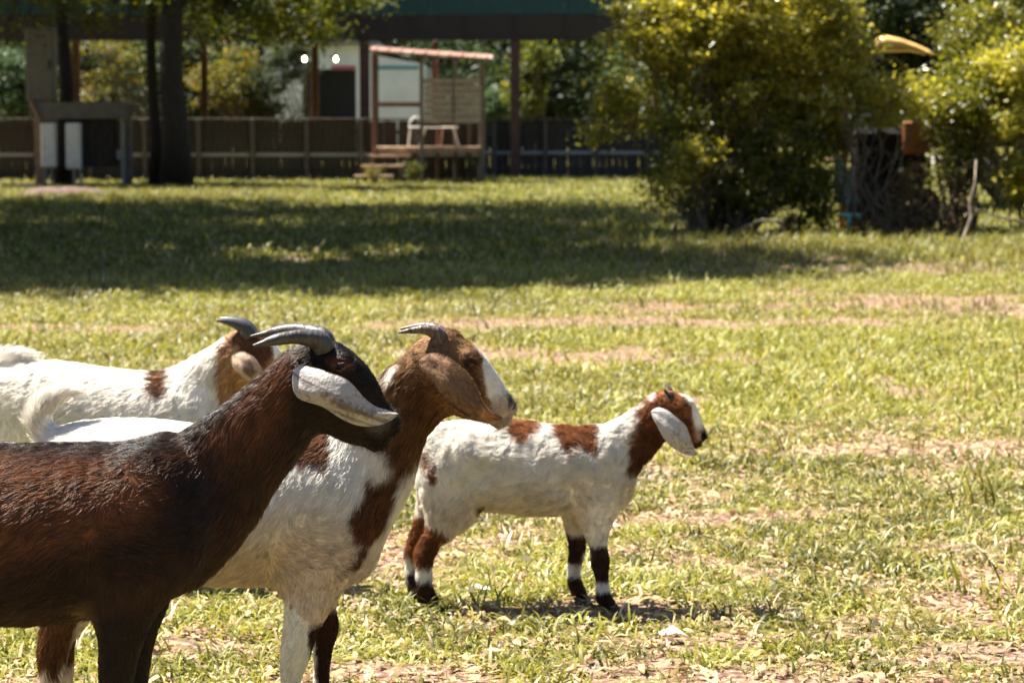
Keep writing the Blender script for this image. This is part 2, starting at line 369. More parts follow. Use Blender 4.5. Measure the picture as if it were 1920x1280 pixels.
def inpoly(x, y, poly):
    """signed distance to polygon, negative inside"""
    P_ = np.array(poly, float); n = len(P_); d = np.full(x.shape, 1e9); ins = np.zeros(x.shape, bool)
    for i in range(n):
        a, b = P_[i], P_[(i+1) % n]; ab = b-a; t = (((x-a[0])*ab[0]+(y-a[1])*ab[1])/(ab@ab+1e-9)).clip(0, 1)
        d = np.minimum(d, np.hypot(x-a[0]-t*ab[0], y-a[1]-t*ab[1]))
        c = ((a[1] > y) != (b[1] > y)) & (x < (b[0]-a[0])*(y-a[1])/(b[1]-a[1]+1e-12)+a[0]); ins ^= c
    return np.where(ins, -d, d)
def furmat(name, rough=.45, spec=.5, trans=.25):
    m = bpy.data.materials.new(name); m.use_nodes = True; N = m.node_tree.nodes; L = m.node_tree.links; bs = N['Principled BSDF']
    a = N.new('ShaderNodeAttribute'); a.attribute_name = 'coat'; L.new(a.outputs['Color'], bs.inputs['Base Color'])
    bs.inputs['Roughness'].default_value = rough; bs.inputs['Specular IOR Level'].default_value = spec
    tr = N.new('ShaderNodeBsdfTranslucent'); L.new(a.outputs['Color'], tr.inputs[0]); ms = N.new('ShaderNodeMixShader'); ms.inputs[0].default_value = trans
    L.new(bs.outputs[0], ms.inputs[1]); L.new(tr.outputs[0], ms.inputs[2]); L.new(ms.outputs[0], N['Material Output'].inputs[0]); return m
M_skin = furmat('coat_skin', .75, .15, 0.0)
M_ear = furmat('ear_skin', .55, .35, .12)
_n = M_ear.node_tree.nodes; _l = M_ear.node_tree.links; _t = _n.new('ShaderNodeTexCoord'); _z = _n.new('ShaderNodeTexNoise'); _z.inputs['Scale'].default_value = 260; _z.inputs['Detail'].default_value = 4
_b = _n.new('ShaderNodeBump'); _b.inputs['Strength'].default_value = .5; _b.inputs['Distance'].default_value = .003; _l.new(_t.outputs['Object'], _z.inputs[0]); _l.new(_z.outputs['Fac'], _b.inputs['Height']); _l.new(_b.outputs[0], _n['Principled BSDF'].inputs['Normal'])
M_fur = furmat('coat_hair', .62, .25, .25); M_furd = furmat('dark_coat_hair', .38, .5, .2)
M_horn = mat('horn', (.075, .066, .062), .42, n1=(50, (.05, .045, .042), .4, .6), bump=.25, bscale=30, scale=(3, .6, 1))
M_hoof = mat('hoof', (.05, .04, .035), .5, bump=.2, bscale=60)
M_eye = mat('eye', (.022, .012, .005), .16, spec=.5)
class Goat:
    def __init__(s, Y0, chains, paint, base, vox, res_name='body', carve=(), k=.028, warp=3.0):
        s.Y0 = Y0; s.sc = scale_at(Y0); s.gz = None
        s.warp = warp; s.paint = paint; s.base = base
        samp = []                                   # positions, tangents, hair length
        s.chains = []
        for c in chains:
            st = spline(c['st'], c.get('sub', 4)); W = np.zeros((len(st), 5))
            for i, r in enumerate(st):
                p = P(r[0], r[1], Y0); W[i] = (p.x, r[4], p.z, r[2]/s.sc, r[3])
            if c.get('ground'): W[-1, 2] = max(W[-1, 2], .0)
            s.chains.append((W, c))
        allp = np.concatenate([w_[:, :3] for w_, _ in s.chains]); rr = np.concatenate([w_[:, 3] for w_, _ in s.chains])
        s.X0 = float(np.median(s.chains[0][0][:, 0])); lo = (allp-rr[:, None]).min(0)-.015; hi = (allp+rr[:, None]).max(0)+.015
        lo[2] = -.02; h = vox; dim = np.ceil((hi-lo)/h).astype(int)+1
        ax = [(lo[i]+np.arange(dim[i])*h).astype(np.float32) for i in range(3)]
        D = None
        for W, c in s.chains:
            d = np.full(dim, .12, np.float32)
            for i in range(max(len(W)-1, 1)):
                a = W[i]; b = W[min(i+1, len(W)-1)]; m_ = max(a[3], b[3])+.045
                sl_ = []
                for q in range(3):
                    l0 = min(a[q], b[q])-m_; h0 = max(a[q], b[q])+m_
                    sl_.append(slice(max(int((l0-lo[q])/h), 0), max(min(int((h0-lo[q])/h)+2, dim[q]), 0)))
                x = ax[0][sl_[0]][:, None, None]; y = ax[1][sl_[1]][None, :, None]; z = ax[2][sl_[2]][None, None, :]
                ab = (b-a)[:3]; kk = (a[4]+b[4])/2; l2 = ab@ab
                if l2 > 1e-9: t = np.clip(((x-a[0])*ab[0]+(y-a[1])*ab[1]+(z-a[2])*ab[2])/l2, 0, 1)
                else: t = np.zeros((1, 1, 1), np.float32)
                dx = x-a[0]-t*ab[0]; dy = (y-a[1]-t*ab[1])/kk; dz = z-a[2]-t*ab[2]
                v = np.sqrt(dx*dx+dy*dy+dz*dz)-(a[3]+t*(b[3]-a[3]))
                blk = d[sl_[0], sl_[1], sl_[2]]; np.minimum(blk, v, out=blk)
            kb = c.get('k', k)
            if c.get('sub_'):                       # carve
                hh = np.clip(.5-.5*(D+d)/kb, 0, 1); D = D*(1-hh)-d*hh+kb*hh*(1-hh)
            elif D is None: D = d
            else:
                hh = np.clip(.5+.5*(d-D)/kb, 0, 1); D = d*(1-hh)+D*hh-kb*hh*(1-hh)
        V, F = surface_nets(D, lo, h)
        V = V.astype(np.float64)
        # light smoothing
        e = np.concatenate([F[:, [0, 1]], F[:, [1, 2]], F[:, [2, 3]], F[:, [3, 0]]]); e = np.concatenate([e, e[:, ::-1]])
        deg = np.bincount(e[:, 0], minlength=len(V))[:, None]
        for lam in (.6, -.62, .6, -.62, .4):
            av = np.stack([np.bincount(e[:, 0], weights=V[e[:, 1], q], minlength=len(V)) for q in range(3)], 1)/deg; V = V+lam*(av-V)
        s.V, s.F = V, F
        fl = []; le = []; ps = []
        for W, c in s.chains:
            if c.get('sub_') or len(W) < 2: continue
            t = np.gradient(W[:, :3], axis=0); t /= np.linalg.norm(t, axis=1)[:, None]+1e-9; t = t*c.get('dir', 1); t[:, 2] -= c.get('g', .0)
            ps.append(np.concatenate([W[:, :3], W[:, 3:4]], 1)); fl.append(t); le.append(np.full(len(W), c.get('hl', .014)))
        s.ps, s.fl, s.le = np.concatenate(ps), np.concatenate(fl), np.concatenate(le)
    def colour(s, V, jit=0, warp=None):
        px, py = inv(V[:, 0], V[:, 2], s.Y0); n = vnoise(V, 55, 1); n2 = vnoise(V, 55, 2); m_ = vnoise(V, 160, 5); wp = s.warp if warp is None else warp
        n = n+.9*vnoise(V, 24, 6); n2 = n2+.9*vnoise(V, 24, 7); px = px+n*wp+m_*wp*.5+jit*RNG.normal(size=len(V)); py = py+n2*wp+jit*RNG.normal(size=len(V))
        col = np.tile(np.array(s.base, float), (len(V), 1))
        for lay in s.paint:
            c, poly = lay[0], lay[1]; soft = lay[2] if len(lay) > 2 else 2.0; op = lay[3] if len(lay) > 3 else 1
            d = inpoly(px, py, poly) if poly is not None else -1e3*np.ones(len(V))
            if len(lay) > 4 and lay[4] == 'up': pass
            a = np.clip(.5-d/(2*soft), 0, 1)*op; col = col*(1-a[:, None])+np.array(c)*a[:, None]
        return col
    def normals(s):
        V, F = s.V, s.F; a = np.cross(V[F[:, 2]]-V[F[:, 0]], V[F[:, 3]]-V[F[:, 1]])
        n = np.zeros_like(V)
        for q in range(4): 
            for i in range(3): n[:, i] += np.bincount(F[:, q], weights=a[:, i], minlength=len(V))
        return n/(np.linalg.norm(n, axis=1)[:, None]+1e-12), np.linalg.norm(a, axis=1)/2
    def build(s, label, n_hair, wave=0, hw=.00045, group=None):
        s.root = thing('goat', label, 'goat', (s.X0, s.Y0, 0), 0, group)
        s.off = np.array([s.X0, 0, 0])
        # the chains are laid out with y relative to the goat's own middle plane
        tmp = s.V.copy()
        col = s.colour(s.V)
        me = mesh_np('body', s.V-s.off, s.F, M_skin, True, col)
        s.body = obj('body', me, s.root)
        nv, area = s.normals()
        wgt = area*np.where(nv[s.F[:, 0], 1] < .35, 1, .3); wgt /= wgt.sum()
        fi = RNG.choice(len(s.F), n_hair, p=wgt); q = s.V[s.F[fi]]; u, v = RNG.random((2, n_hair, 1))
        root = (q[:, 0]*(1-u)+q[:, 1]*u)*(1-v)+(q[:, 3]*(1-u)+q[:, 2]*u)*v; n = nv[s.F[fi, 0]]
        flow = np.zeros((n_hair, 3)); ln = np.zeros(n_hair); CH = 20000
        for i in range(0, n_hair, CH):
            r = root[i:i+CH]; d = (np.linalg.norm(r[:, None]-s.ps[None, :, :3], axis=2)/(s.ps[None, :, 3]+.01)).clip(.05); w_ = np.exp(-9*(d-d.min(1)[:, None])); w_ /= w_.sum(1)[:, None]
            flow[i:i+CH] = w_@s.fl; ln[i:i+CH] = w_@s.le
        nz = np.stack([vnoise(root, 22, 31), vnoise(root, 22, 32), vnoise(root, 22, 33)], 1)*(.28+wave*.6)+np.stack([vnoise(root, 90, 34), vnoise(root, 90, 35), vnoise(root, 90, 36)], 1)*(.30+wave*.3)
        flow += nz + RNG.normal(size=flow.shape)*.10
        flow -= n*(flow*n).sum(1)[:, None]; flow /= np.linalg.norm(flow, axis=1)[:, None]+1e-9
        ln *= (.65+.7*RNG.random(n_hair)); K = 5
        lift = (.20+.12*min(wave, 1)+.22*RNG.random(n_hair)+(.15+.25*wave)*vnoise(root, 120-70*min(wave, 1), 40))[:, None]
        side = np.cross(n, flow); pts = [root-n*.001]; p = root-n*.001
        ph = vnoise(root, 45, 50)*4
        for k in range(1, K):
            t = k/(K-1); d = flow+n*lift*(1.25-1.2*t); d[:, 2] -= .18*t
            if wave: d = d+side*(wave*np.sin(ph+t*5.0))[:, None]
            d /= np.linalg.norm(d, axis=1)[:, None]; p = p+d*(ln/(K-1))[:, None]; pts.append(p)
        pts = np.stack(pts, 1)-s.off
        rad = np.array([1, .95, .8, .55, .12])[None]*(hw*(.7+.6*RNG.random(n_hair)))[:, None]
        hc = s.colour(root, jit=1.6); lum = hc.mean(1)[:, None]
        hc = np.clip(hc*(1+(.42-.40*np.clip(lum, 0, 1))*RNG.normal(size=(n_hair, 1))+.45*vnoise(root, 110, 60)[:, None]*(1-lum))*(1-(.12+.16*min(wave, 1))*np.clip(vnoise(root*np.array([1, 1, .6]), 105, 61)+.1, 0, 1))[:, None], .004, .95)
        cu = bpy.data.hair_curves.new('fur'); cu.add_curves([K]*n_hair); cu.points.foreach_set('position', pts.astype(np.float32).ravel())
        a = cu.attributes.get('radius') or cu.attributes.new('radius', 'FLOAT', 'POINT'); a.data.foreach_set('value', rad.astype(np.float32).ravel())
        a = cu.attributes.new('coat', 'FLOAT_COLOR', 'CURVE'); a.data.foreach_set('color', np.concatenate([hc, np.ones((n_hair, 1))], 1).astype(np.float32).ravel())
        cu.materials.append(M_furd if s.base[0] < .2 else M_fur); fo = obj('fur', cu, s.root); tag(fo, kind='stuff')
    def pt(s, px, py, dy=0): p = P(px, py, s.Y0+0); return np.array([p.x-s.X0, dy, p.z])
    def horn(s, st, name='horn', m=None, ring=.02, n=14):
        st = spline(st, 8); pts = [s.pt(r[0], r[1], r[4]) for r in st]; L_ = len(pts)
        rad = [r[2]/s.sc*(1+ring*math.sin(i*1.9)*(1-i/L_)) for i, r in enumerate(st)]
        mb = MB(); mb.tube(pts, rad, n); return mb.build(name, m or M_horn, s.root, True)
    def ear(s, A, B, ydep, fn, m=None, cup=.010, thick=.0022, flip=1, nm='ear', fuzz=True):
        """A upper edge, B lower edge (px); ydep: depth profile along the ear"""
        na, nj = 26, 9
        def rs(E_):
            E_ = np.array(E_, float); d = np.concatenate([[0], np.cumsum(np.linalg.norm(np.diff(E_, axis=0), axis=1))]); t = np.linspace(0, d[-1], na)
            return np.stack([np.interp(t, d, E_[:, 0]), np.interp(t, d, E_[:, 1])], 1)
        def sm(E_):
            for _ in range(2): E_[1:-1] = (E_[:-2]+E_[2:]+2*E_[1:-1])/4
            return E_
        a, b = sm(rs(A)), sm(rs(B)); yd = np.interp(np.linspace(0, 1, na), np.linspace(0, 1, len(ydep)), ydep)
        V = []
        for side in (1, -1):
            for i in range(na):
                for j in range(nj):
                    t = j/(nj-1); q = a[i]*(1-t)+b[i]*t; e = math.sin(math.pi*t)**.6*min(1, (na-1-i)/3)
                    fold = .0030*math.sin(t*8+i*.22)*math.sin(math.pi*t)
                    y = -(yd[i]+cup*math.sin(math.pi*t)*math.sin(math.pi*min(i/(na-1)+.12, 1))+fold)+(-side*thick*e)
                    p = s.pt(q[0], q[1]); V.append((p[0], y*flip, p[2]))
        V = np.array(V); n0 = na*nj; F = []
        for i in range(na-1):
            for j in range(nj-1):
                k = i*nj+j; F.append((k, k+1, k+nj+1, k+nj)); F.append((n0+k, n0+k+nj, n0+k+nj+1, n0+k+1))
        rim = [i*nj for i in range(na)]+[(na-1)*nj+j for j in range(1, nj)]+[i*nj+nj-1 for i in range(na-2, -1, -1)]+[j for j in range(nj-2, 0, -1)]
        for i in range(len(rim)): p_, q_ = rim[i], rim[(i+1) % len(rim)]; F.append((p_, n0+p_, n0+q_, q_))
        # colour and a denser surface
        me = bpy.data.meshes.new(nm); me.from_pydata([tuple(v) for v in V], [], F); me.update(); me.materials.append(m or M_skin)
        me.polygons.foreach_set('use_smooth', [True]*len(me.polygons))
        o = obj(nm, me, s.root); md = o.modifiers.new('sub', 'SUBSURF'); md.levels = md.render_levels = 2
        dg = bpy.context.evaluated_depsgraph_get(); dg.update(); me2 = bpy.data.meshes.new_from_object(o.evaluated_get(dg)); o.modifiers.clear(); o.data = me2; me2.name = nm
        co = np.zeros(len(me2.vertices)*3, np.float32); me2.vertices.foreach_get('co', co); co = co.reshape(-1, 3).astype(float); W = co+s.off
        px, py = inv(W[:, 0], W[:, 2], s.Y0)
        cols = fn(W, px, py); at = me2.attributes.new('coat', 'FLOAT_COLOR', 'POINT'); at.data.foreach_set('color', np.concatenate([cols, np.ones((len(cols), 1))], 1).astype(np.float32).ravel())
        if not fuzz: return o
        # short hair on the ear
        no = np.zeros(len(me2.vertices)*3, np.float32); me2.vertices.foreach_get('normal', no); no = no.reshape(-1, 3).astype(float)
        n_h = 9000; pk = RNG.integers(0, len(co), n_h); dirv = s.pt(*((a[-1]+b[-1])/2))-s.pt(*((a[0]+b[0])/2)); dirv = dirv/np.linalg.norm(dirv)
        rt = co[pk]+RNG.normal(size=(n_h, 3))*.0012; nn = no[pk]; f = dirv[None]+RNG.normal(size=(n_h, 3))*.22; f -= nn*(f*nn).sum(1)[:, None]; f /= np.linalg.norm(f, axis=1)[:, None]
        l_ = (.0018+.0016*RNG.random(n_h))[:, None]; pts = np.stack([rt-nn*.0003, rt+(f+nn*.12)*l_*.5, rt+(f+nn*.03)*l_], 1)
        W = rt+s.off; px, py = inv(W[:, 0], W[:, 2], s.Y0); hc = np.clip(fn(W, px, py)*(1+.12*RNG.normal(size=(n_h, 1))), .004, .9)
        cu = bpy.data.hair_curves.new('ear_fur'); cu.add_curves([3]*n_h); cu.points.foreach_set('position', pts.astype(np.float32).ravel())
        at = cu.attributes.get('radius') or cu.attributes.new('radius', 'FLOAT', 'POINT'); at.data.foreach_set('value', np.tile([.00032, .00025, .00006], n_h).astype(np.float32))
        at = cu.attributes.new('coat', 'FLOAT_COLOR', 'CURVE'); at.data.foreach_set('color', np.concatenate([hc, np.ones((n_h, 1))], 1).astype(np.float32).ravel())
        cu.materials.append(M_fur); fo = obj('ear_fur', cu, o); tag(fo, kind='stuff')
        return o
    def ball(s, name, px, py, dy, r, m, sq=(1, 1, 1)):
        me = bpy.data.meshes.new(name); import bmesh
        bm = bmesh.new(); bmesh.ops.create_uvsphere(bm, u_segments=20, v_segments=12, radius=1); bm.to_mesh(me); bm.free(); me.materials.append(m); me.polygons.foreach_set('use_smooth', [True]*len(me.polygons))
        o = obj(name, me, s.root); c = s.pt(px, py, dy); o.location = c; o.scale = [r*q for q in sq]; return o
    def hoof(s, px, dy, r, tilt=.0):
        x = s.pt(px, 900)[0]
        mb = MB()
        for t in (-1, 1):                      # two cloven claws, pointed forwards
            prof = [(-1.0, .55), (-.3, .62), (.5, .5), (1.25, .12)]
            vs = []; 
            for zz, sx in ((0, 1.12), (.55, 1.0), (1.15, .72)):
                for (u, w_) in prof: vs.append((x+r*(u*sx-.25*zz), dy+t*r*(.05), zz*r)); vs.append((x+r*(u*sx-.25*zz), dy+t*r*(.05+w_*1.35*sx), zz*r))
            n_ = len(prof)*2; fs = []
            for l in range(2):
                for i in range(len(prof)-1):
                    a_ = l*n_+2*i; fs += [(a_, a_+2, a_+2+n_, a_+n_), (a_+1, a_+1+n_, a_+3+n_, a_+3)]
                a_ = l*n_; fs.append((a_, a_+n_, a_+n_+1, a_+1)); a_ = l*n_+n_-2; fs.append((a_, a_+1, a_+n_+1, a_+n_))
            for i in range(len(prof)-1): fs.append((2*i, 2*i+1, 2*i+3, 2*i+2)); a_ = 2*n_+2*i; fs.append((a_, a_+2, a_+3, a_+1))
            mb.add(vs, fs)
        return mb.build('hoof', M_hoof, s.root)
def ch(st, **kw): d = dict(st=st); d.update(kw); return d
def dot(x, y, r, q=1, dy=0, **kw): return ch([(x, y, r, q, dy), (x+.01, y, r, q, dy)], **kw)
# ---------------------------------------------------------------- the four goats
DK = (.017, .0090, .006); DB = (.062, .023, .010); RB = (.19, .070, .026); BK = (.010, .007, .006)
WH = (.86, .82, .76); WH_BOUNCE = (.62, .475, .355); BR = (.215, .115, .052); BR2 = (.145, .060, .024); DBR = (.045, .017, .009); TAN = (.42, .25, .13)
def legs(front, hind): pass
# --- dark goat, nearest
Y1 = 3.63; G1 = lambda z: inv(0, z, Y1)[1]; gy = G1(0)
c1 = [ch([(-310,975,105,.8,0),(-250,962,138,.86,0),(-130,975,152,.92,0),(0,998,169,.95,0),(110,997,168,.9,0),(210,985,156,.8,0),(270,985,140,.72,0),(300,990,128,.7,0)], dir=-1, g=.45, hl=.020),
      ch([(330,930,120,.56,0),(372,925,118,.5,0),(430,868,98,.50,0),(487,812,84,.54,0),(540,758,76,.60,0),(575,730,78,.62,0)], dir=-1, g=.25, hl=.021, k=.04),
      ch([(604,704,70,.74,0),(632,734,75,.62,0),(662,766,64,.56,0),(688,789,49,.58,0),(703,801,39,.68,0)], dir=-1, g=.1, hl=.008, k=.02),
      dot(700,826,15,.9,0,k=.012), dot(728,797,17,1.0,0,k=.012), dot(725,779,14,1.1,0,k=.012),
      dot(640,678,20,1,-.030,k=.02), dot(640,678,20,1,.030,k=.02),
      dot(268,1000,105,.42,-.062,k=.05), dot(268,1000,105,.42,.062,k=.05), dot(300,905,50,.5,-.05,k=.06)]
for sgn, dx in ((-1, 0), (1, 8)):
    c1.append(ch([(262+dx,1060,66,.5,.065*sgn),(245+dx,1130,56,.6,.066*sgn),(238+dx,1185,41,.75,.066*sgn),(231+dx,1250,33,.85,.066*sgn),(229+dx,1320,27,.9,.066*sgn),(230+dx,1395,27,.95,.066*sgn),(232+dx,1440,24,.95,.066*sgn),(231+dx,1500,18,.95,.066*sgn),(232+dx,gy-75,17,.95,.066*sgn),(236+dx,gy-50,22,.95,.066*sgn),(243+dx,gy-22,20,.95,.066*sgn)], hl=.010, k=.035))
    c1.append(ch([(-255+dx,1000,110,.5,.06*sgn),(-235+dx,1100,85,.5,.07*sgn),(-240+dx,1190,55,.6,.075*sgn),(-285+dx,1280,34,.7,.075*sgn),(-318+dx,1360,26,.8,.075*sgn),(-315+dx,1420,20,.9,.075*sgn),(-310+dx,1540,18,.9,.075*sgn),(-306+dx,gy-50,22,.9,.075*sgn),(-298+dx,gy-22,20,.95,.075*sgn)], hl=.012, k=.04))
c1.append(ch([(-395,880,22,.9,0),(-425,850,20,.9,0),(-445,805,14,.9,0)], hl=.04))
for sg in (-1, 1):
    c1.append(ch([(742,792,5,1.2,.014*sg),(733,801,3,1,.02*sg)], sub_=1, k=.006)); c1.append(ch([(741,823,3,1,.012*sg),(715,824,2.4,1,.026*sg),(690,812,2,1,.034*sg)], sub_=1, k=.006))
p1 = [(DB, [(-500,700),(100,740),(330,780),(420,900),(300,1180),(-500,1200)], 30),
      (RB, [(-400,845),(20,840),(200,850),(290,880),(330,920),(260,960),(150,1010),(40,1040),(-400,1060)], 28),  # sunlit brown of the upper flank painted into the coat
      (DK, [(-450,700),(300,700),(420,740),(560,630),(600,700),(520,735),(430,800),(330,843),(200,846),(0,842),(-450,840)], 8, .8),
      (DB, [(350,835),(420,780),(520,690),(560,650),(590,680),(580,760),(480,850),(400,900)], 12),
      (RB, [(400,800),(440,765),(530,672),(562,652),(575,690),(555,750),(500,830),(430,900)], 16, .75),  # upper neck reddened in colour where the sun catches it
      (DK, [(330,880),(400,850),(480,830),(470,900),(400,1000),(330,1080),(200,1120),(40,1120),(0,1040),(200,1000),(300,960)], 30, .62),
      (DK, [(565,600),(700,600),(800,780),(800,900),(600,860),(560,800)], 14), (BK, [(620,600),(760,640),(800,880),(690,870),(690,790),(640,700)], 10),
      ((.22,.06,.03), [(614,672),(630,668),(652,676),(650,690),(628,690)], 4), ((.16,.13,.11), [(700,778),(728,770),(734,800),(715,815),(694,805)], 9, .55),
      (DK, [(160,1120),(330,1120),(330,1800),(150,1800)], 25), (TAN, [(150,1120),(185,1105),(200,1160),(170,1165)], 10, .25)]
g = Goat(Y1, c1, p1, DB, .0046); g.build('dark brown goat with long white speckled ear, nearest the camera at left', 150000, .12, .00036)
g.horn([(610,655,20,1,-.022),(602,637,20,1,-.026),(583,630,17,1,-.033),(556,627,13,1,-.043),(524,631,11,1,-.052),(500,637,6,1,-.058),(482,641,2,1,-.06)])
g.horn([(610,655,20,1,.022),(602,636,20,1,.026),(583,629,17,1,.033),(552,623,13,1,.043),(515,627,11,1,.052),(486,633,6,1,.056),(461,637,2,1,.058)])
def speck(base, dark, seed, thr=.25, amt=.9, extra=None):
    def fn(W, px, py):
        n = vnoise(W, 230, seed)*.6+vnoise(W, 480, seed+1)*.5; lo = vnoise(W, 38, seed+2)
        a = np.clip((n+lo*.5-thr)*3.5, 0, 1)*amt; a = np.clip(a, 0, 1); c = np.array(base)[None]*(1-a[:, None])+np.array(dark)[None]*a[:, None]
        if extra is not None: c = extra(c, W, px, py)
        return c
    return fn
def streak(px, py, a, s1, s2, seed):
    ca, sa = math.cos(a), math.sin(a); q = np.stack([(px*ca+py*sa)/s1, (-px*sa+py*ca)/s2, px*0+seed], 1); return vnoise(q, 1, seed)
def ex1(c, W, px, py):
    sk = streak(px, py, .42, 26, 3.2, 5)*.6+streak(px, py, .42, 60, 9, 6)*.7; c = c*(1-.85*np.clip(sk*1.6-.1, 0, .8))[:, None]
    d = inpoly(px, py, [(590,712),(640,722),(690,750),(735,768),(700,776),(650,760),(610,735)]); n = vnoise(W, 260, 9)*.5+.5
    a = (np.clip(.5-d/16, 0, 1)*np.clip(n*2.2-.65, 0, 1)*.9)[:, None]; return c*(1-a)+np.array((.16,.10,.09))*a
A1 = [(555,688),(564,677),(580,676),(616,684),(656,697),(672,713),(694,741),(712,754),(731,758),(749,765)]
B1 = [(555,688),(554,716),(563,737),(588,743),(616,750),(635,765),(664,782),(692,789),(716,787),(742,777),(751,767)]
g.ear(A1, B1, [.050,.070,.082,.084,.080,.072,.064], speck((.47,.435,.42), (.13,.10,.095), 3, .26, .65, ex1), cup=.014, m=M_ear, fuzz=False)
g.ear([(x-(x-556)*.20, y-(y-690)*.14) for x, y in A1], [(x-(x-556)*.20, y-(y-690)*.14) for x, y in B1], [.050,.064,.070,.070,.066,.060,.056], speck((.60,.545,.51), (.17,.12,.11), 3, .18, .75, ex1), flip=-1, cup=.012)
for s_ in (-1, 1): g.ball('eye', 641, 683, .041*s_, .0110, M_eye, (1, .6, .8))
for s_ in (-1, 1): g.hoof(247+4*(s_+1), .066*s_, .027); g.hoof(-294+4*(s_+1), .075*s_, .027)
# --- brown-headed white goat, middle
Y2 = 4.4; gy = inv(0, 0, Y2)[1]
c2 = [ch([(125,885,70,.85,0),(160,890,100,.9,0),(250,920,137,.95,0),(360,942,149,1.0,0),(470,948,150,.95,0),(560,948,143,.85,0),(600,955,125,.75,0),(622,962,108,.7,0)], dir=-1, g=.9, hl=.018),
      ch([(640,905,105,.56,0),(672,880,104,.52,0),(708,825,84,.55,0),(745,773,70,.60,0),(782,735,70,.62,0)], dir=-1, g=.35, hl=.020, k=.04),
      ch([(826,690,68,.76,0),(850,704,69,.66,0),(886,730,56,.56,0),(911,748,44,.56,0),(927,758,36,.68,0)], dir=-1, g=.05, hl=.008, k=.02),
      dot(950,762,13,1.2,0,k=.012), dot(940,784,11,1.1,0,k=.012), dot(932,786,13,.9,0,k=.012),
      dot(880,672,17,1,-.028,k=.02), dot(880,672,17,1,.028,k=.02), dot(840,640,20,1.4,0,k=.02),
      dot(585,1000,95,.40,-.062,k=.05), dot(585,1000,95,.40,.062,k=.05), dot(645,1040,52,.6,0,k=.05)]
c2.append(ch([(597,1050,62,.5,-.066),(586,1105,46,.6,-.068),(570,1160,33,.8,-.068),(562,1200,29,.9,-.068),(557,1225,25,.9,-.068),(551,1262,18,.95,-.068),(549,gy-110,16,.95,-.068),(549,gy-60,16,.95,-.068),(553,gy-38,19,.95,-.068),(560,gy-18,17,.95,-.068)], hl=.010, k=.035))
c2.append(ch([(615,1040,55,.5,.062),(610,1100,34,.6,.066),(606,1145,20,.8,.068),(609,1188,21,.95,.068),(602,1222,19,.95,.068),(598,1262,16,.95,.068),(597,gy-110,15,.95,.068),(597,gy-60,16,.95,.068),(601,gy-38,19,.95,.068),(608,gy-18,17,.95,.068)], hl=.010, k=.035))
for sgn, dx in ((-1, 0), (1, -8)):
    c2.append(ch([(165+dx,960,95,.5,.055*sgn),(160+dx,1050,75,.5,.06*sgn),(140+dx,1120,48,.6,.062*sgn),(119+dx,1175,33,.7,.062*sgn),(110+dx,1212,28,.8,.062*sgn),(111+dx,1250,24,.9,.062*sgn),(112+dx,1300,20,.95,.062*sgn),(114+dx,gy-60,17,.95,.062*sgn),(118+dx,gy-38,20,.95,.062*sgn),(126+dx,gy-18,18,.95,.062*sgn)], hl=.015, k=.04))
c2.append(ch([(124,836,21,.9,0),(98,824,22,.9,0),(78,795,22,.9,0),(84,764,20,.9,0),(108,742,14,.9,0),(134,735,7,.9,0)], hl=.036, k=.02))
for sg in (-1, 1):
    c2.append(ch([(960,754,6,1.2,.014*sg),(950,760,3,1,.02*sg)], sub_=1, k=.006)); c2.append(ch([(957,780,3,1,.01*sg),(935,780,2.2,1,.022*sg),(915,772,2,1,.03*sg)], sub_=1, k=.006))
p2 = [(WH_BOUNCE, [(-20,990),(560,960),(700,980),(700,1300),(-20,1300)], 60, .75),  # warm bounce light from the ground painted on the lower flank
      (BR, [(600,600),(1000,560),(1020,840),(840,830),(760,880),(748,905),(735,860),(728,838),(700,820),(640,800),(640,760),(720,690)], 7),
      (BR2, [(760,700),(830,720),(850,800),(800,830),(760,890),(745,900),(738,850),(730,830)], 18, .8),
      (WH, [(727,700),(740,683),(750,684),(746,702),(733,716)], 3), (WH, [(690,730),(712,704),(720,716),(706,745)], 3),
      (BR2, [(545,795),(625,790),(626,845),(616,864),(590,858),(572,863),(548,848)], 4),
      (BR2, [(672,925),(700,898),(738,880),(752,895),(742,935),(716,990),(690,1008),(672,990),(664,955)], 3.5), (BR2, [(690,885),(703,880),(704,905),(695,912)], 3),
      (BR2, [(640,1062),(660,1035),(690,1005),(700,1010),(684,1042),(655,1056)], 4),
      (DBR, [(585,1152),(640,1150),(640,1500),(585,1500)], 3), (WH, [(530,1100),(587,1145),(584,1500),(500,1500)], 2),
      (BR2, [(60,1130),(170,1130),(150,1180),(125,1250),(115,1262),(105,1240),(70,1235)], 4), (BR2, [(70,1238),(90,1250),(88,1300),(70,1310)], 3),
      ((.78,.74,.70), [(868,596),(900,600),(930,640),(960,690),(985,740),(985,800),(925,800),(930,776),(921,750),(914,722),(907,692),(900,664),(891,640),(880,618)], 3),
      (DBR, [(866,665),(885,668),(900,700),(912,735),(905,745),(890,720),(872,690)], 8, .75), ((.36,.25,.19), [(905,765),(940,745),(968,740),(972,800),(910,800)], 10, .7), (BK, [(952,742),(964,746),(964,766),(953,764)], 3, .9),
      (BK, [(868,676),(878,671),(890,676),(886,682),(874,682)], 3, .8)]
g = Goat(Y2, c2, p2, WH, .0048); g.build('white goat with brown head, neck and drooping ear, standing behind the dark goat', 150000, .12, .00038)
M_horn2 = mat('horn', (.19, .13, .10), .42, n1=(50, (.08, .055, .045), .4, .6), bump=.25, bscale=30, scale=(3, .6, 1))
for s_ in (-1, 1): g.horn([(826,648,17,1,.020*s_),(824,628,15,1,.023*s_),(812,619,12.5,1,.027*s_),(795,615,9,1,.032*s_),(770,617,5.5,1,.036*s_),(749,620,1.8,1,.04*s_)], m=M_horn2)
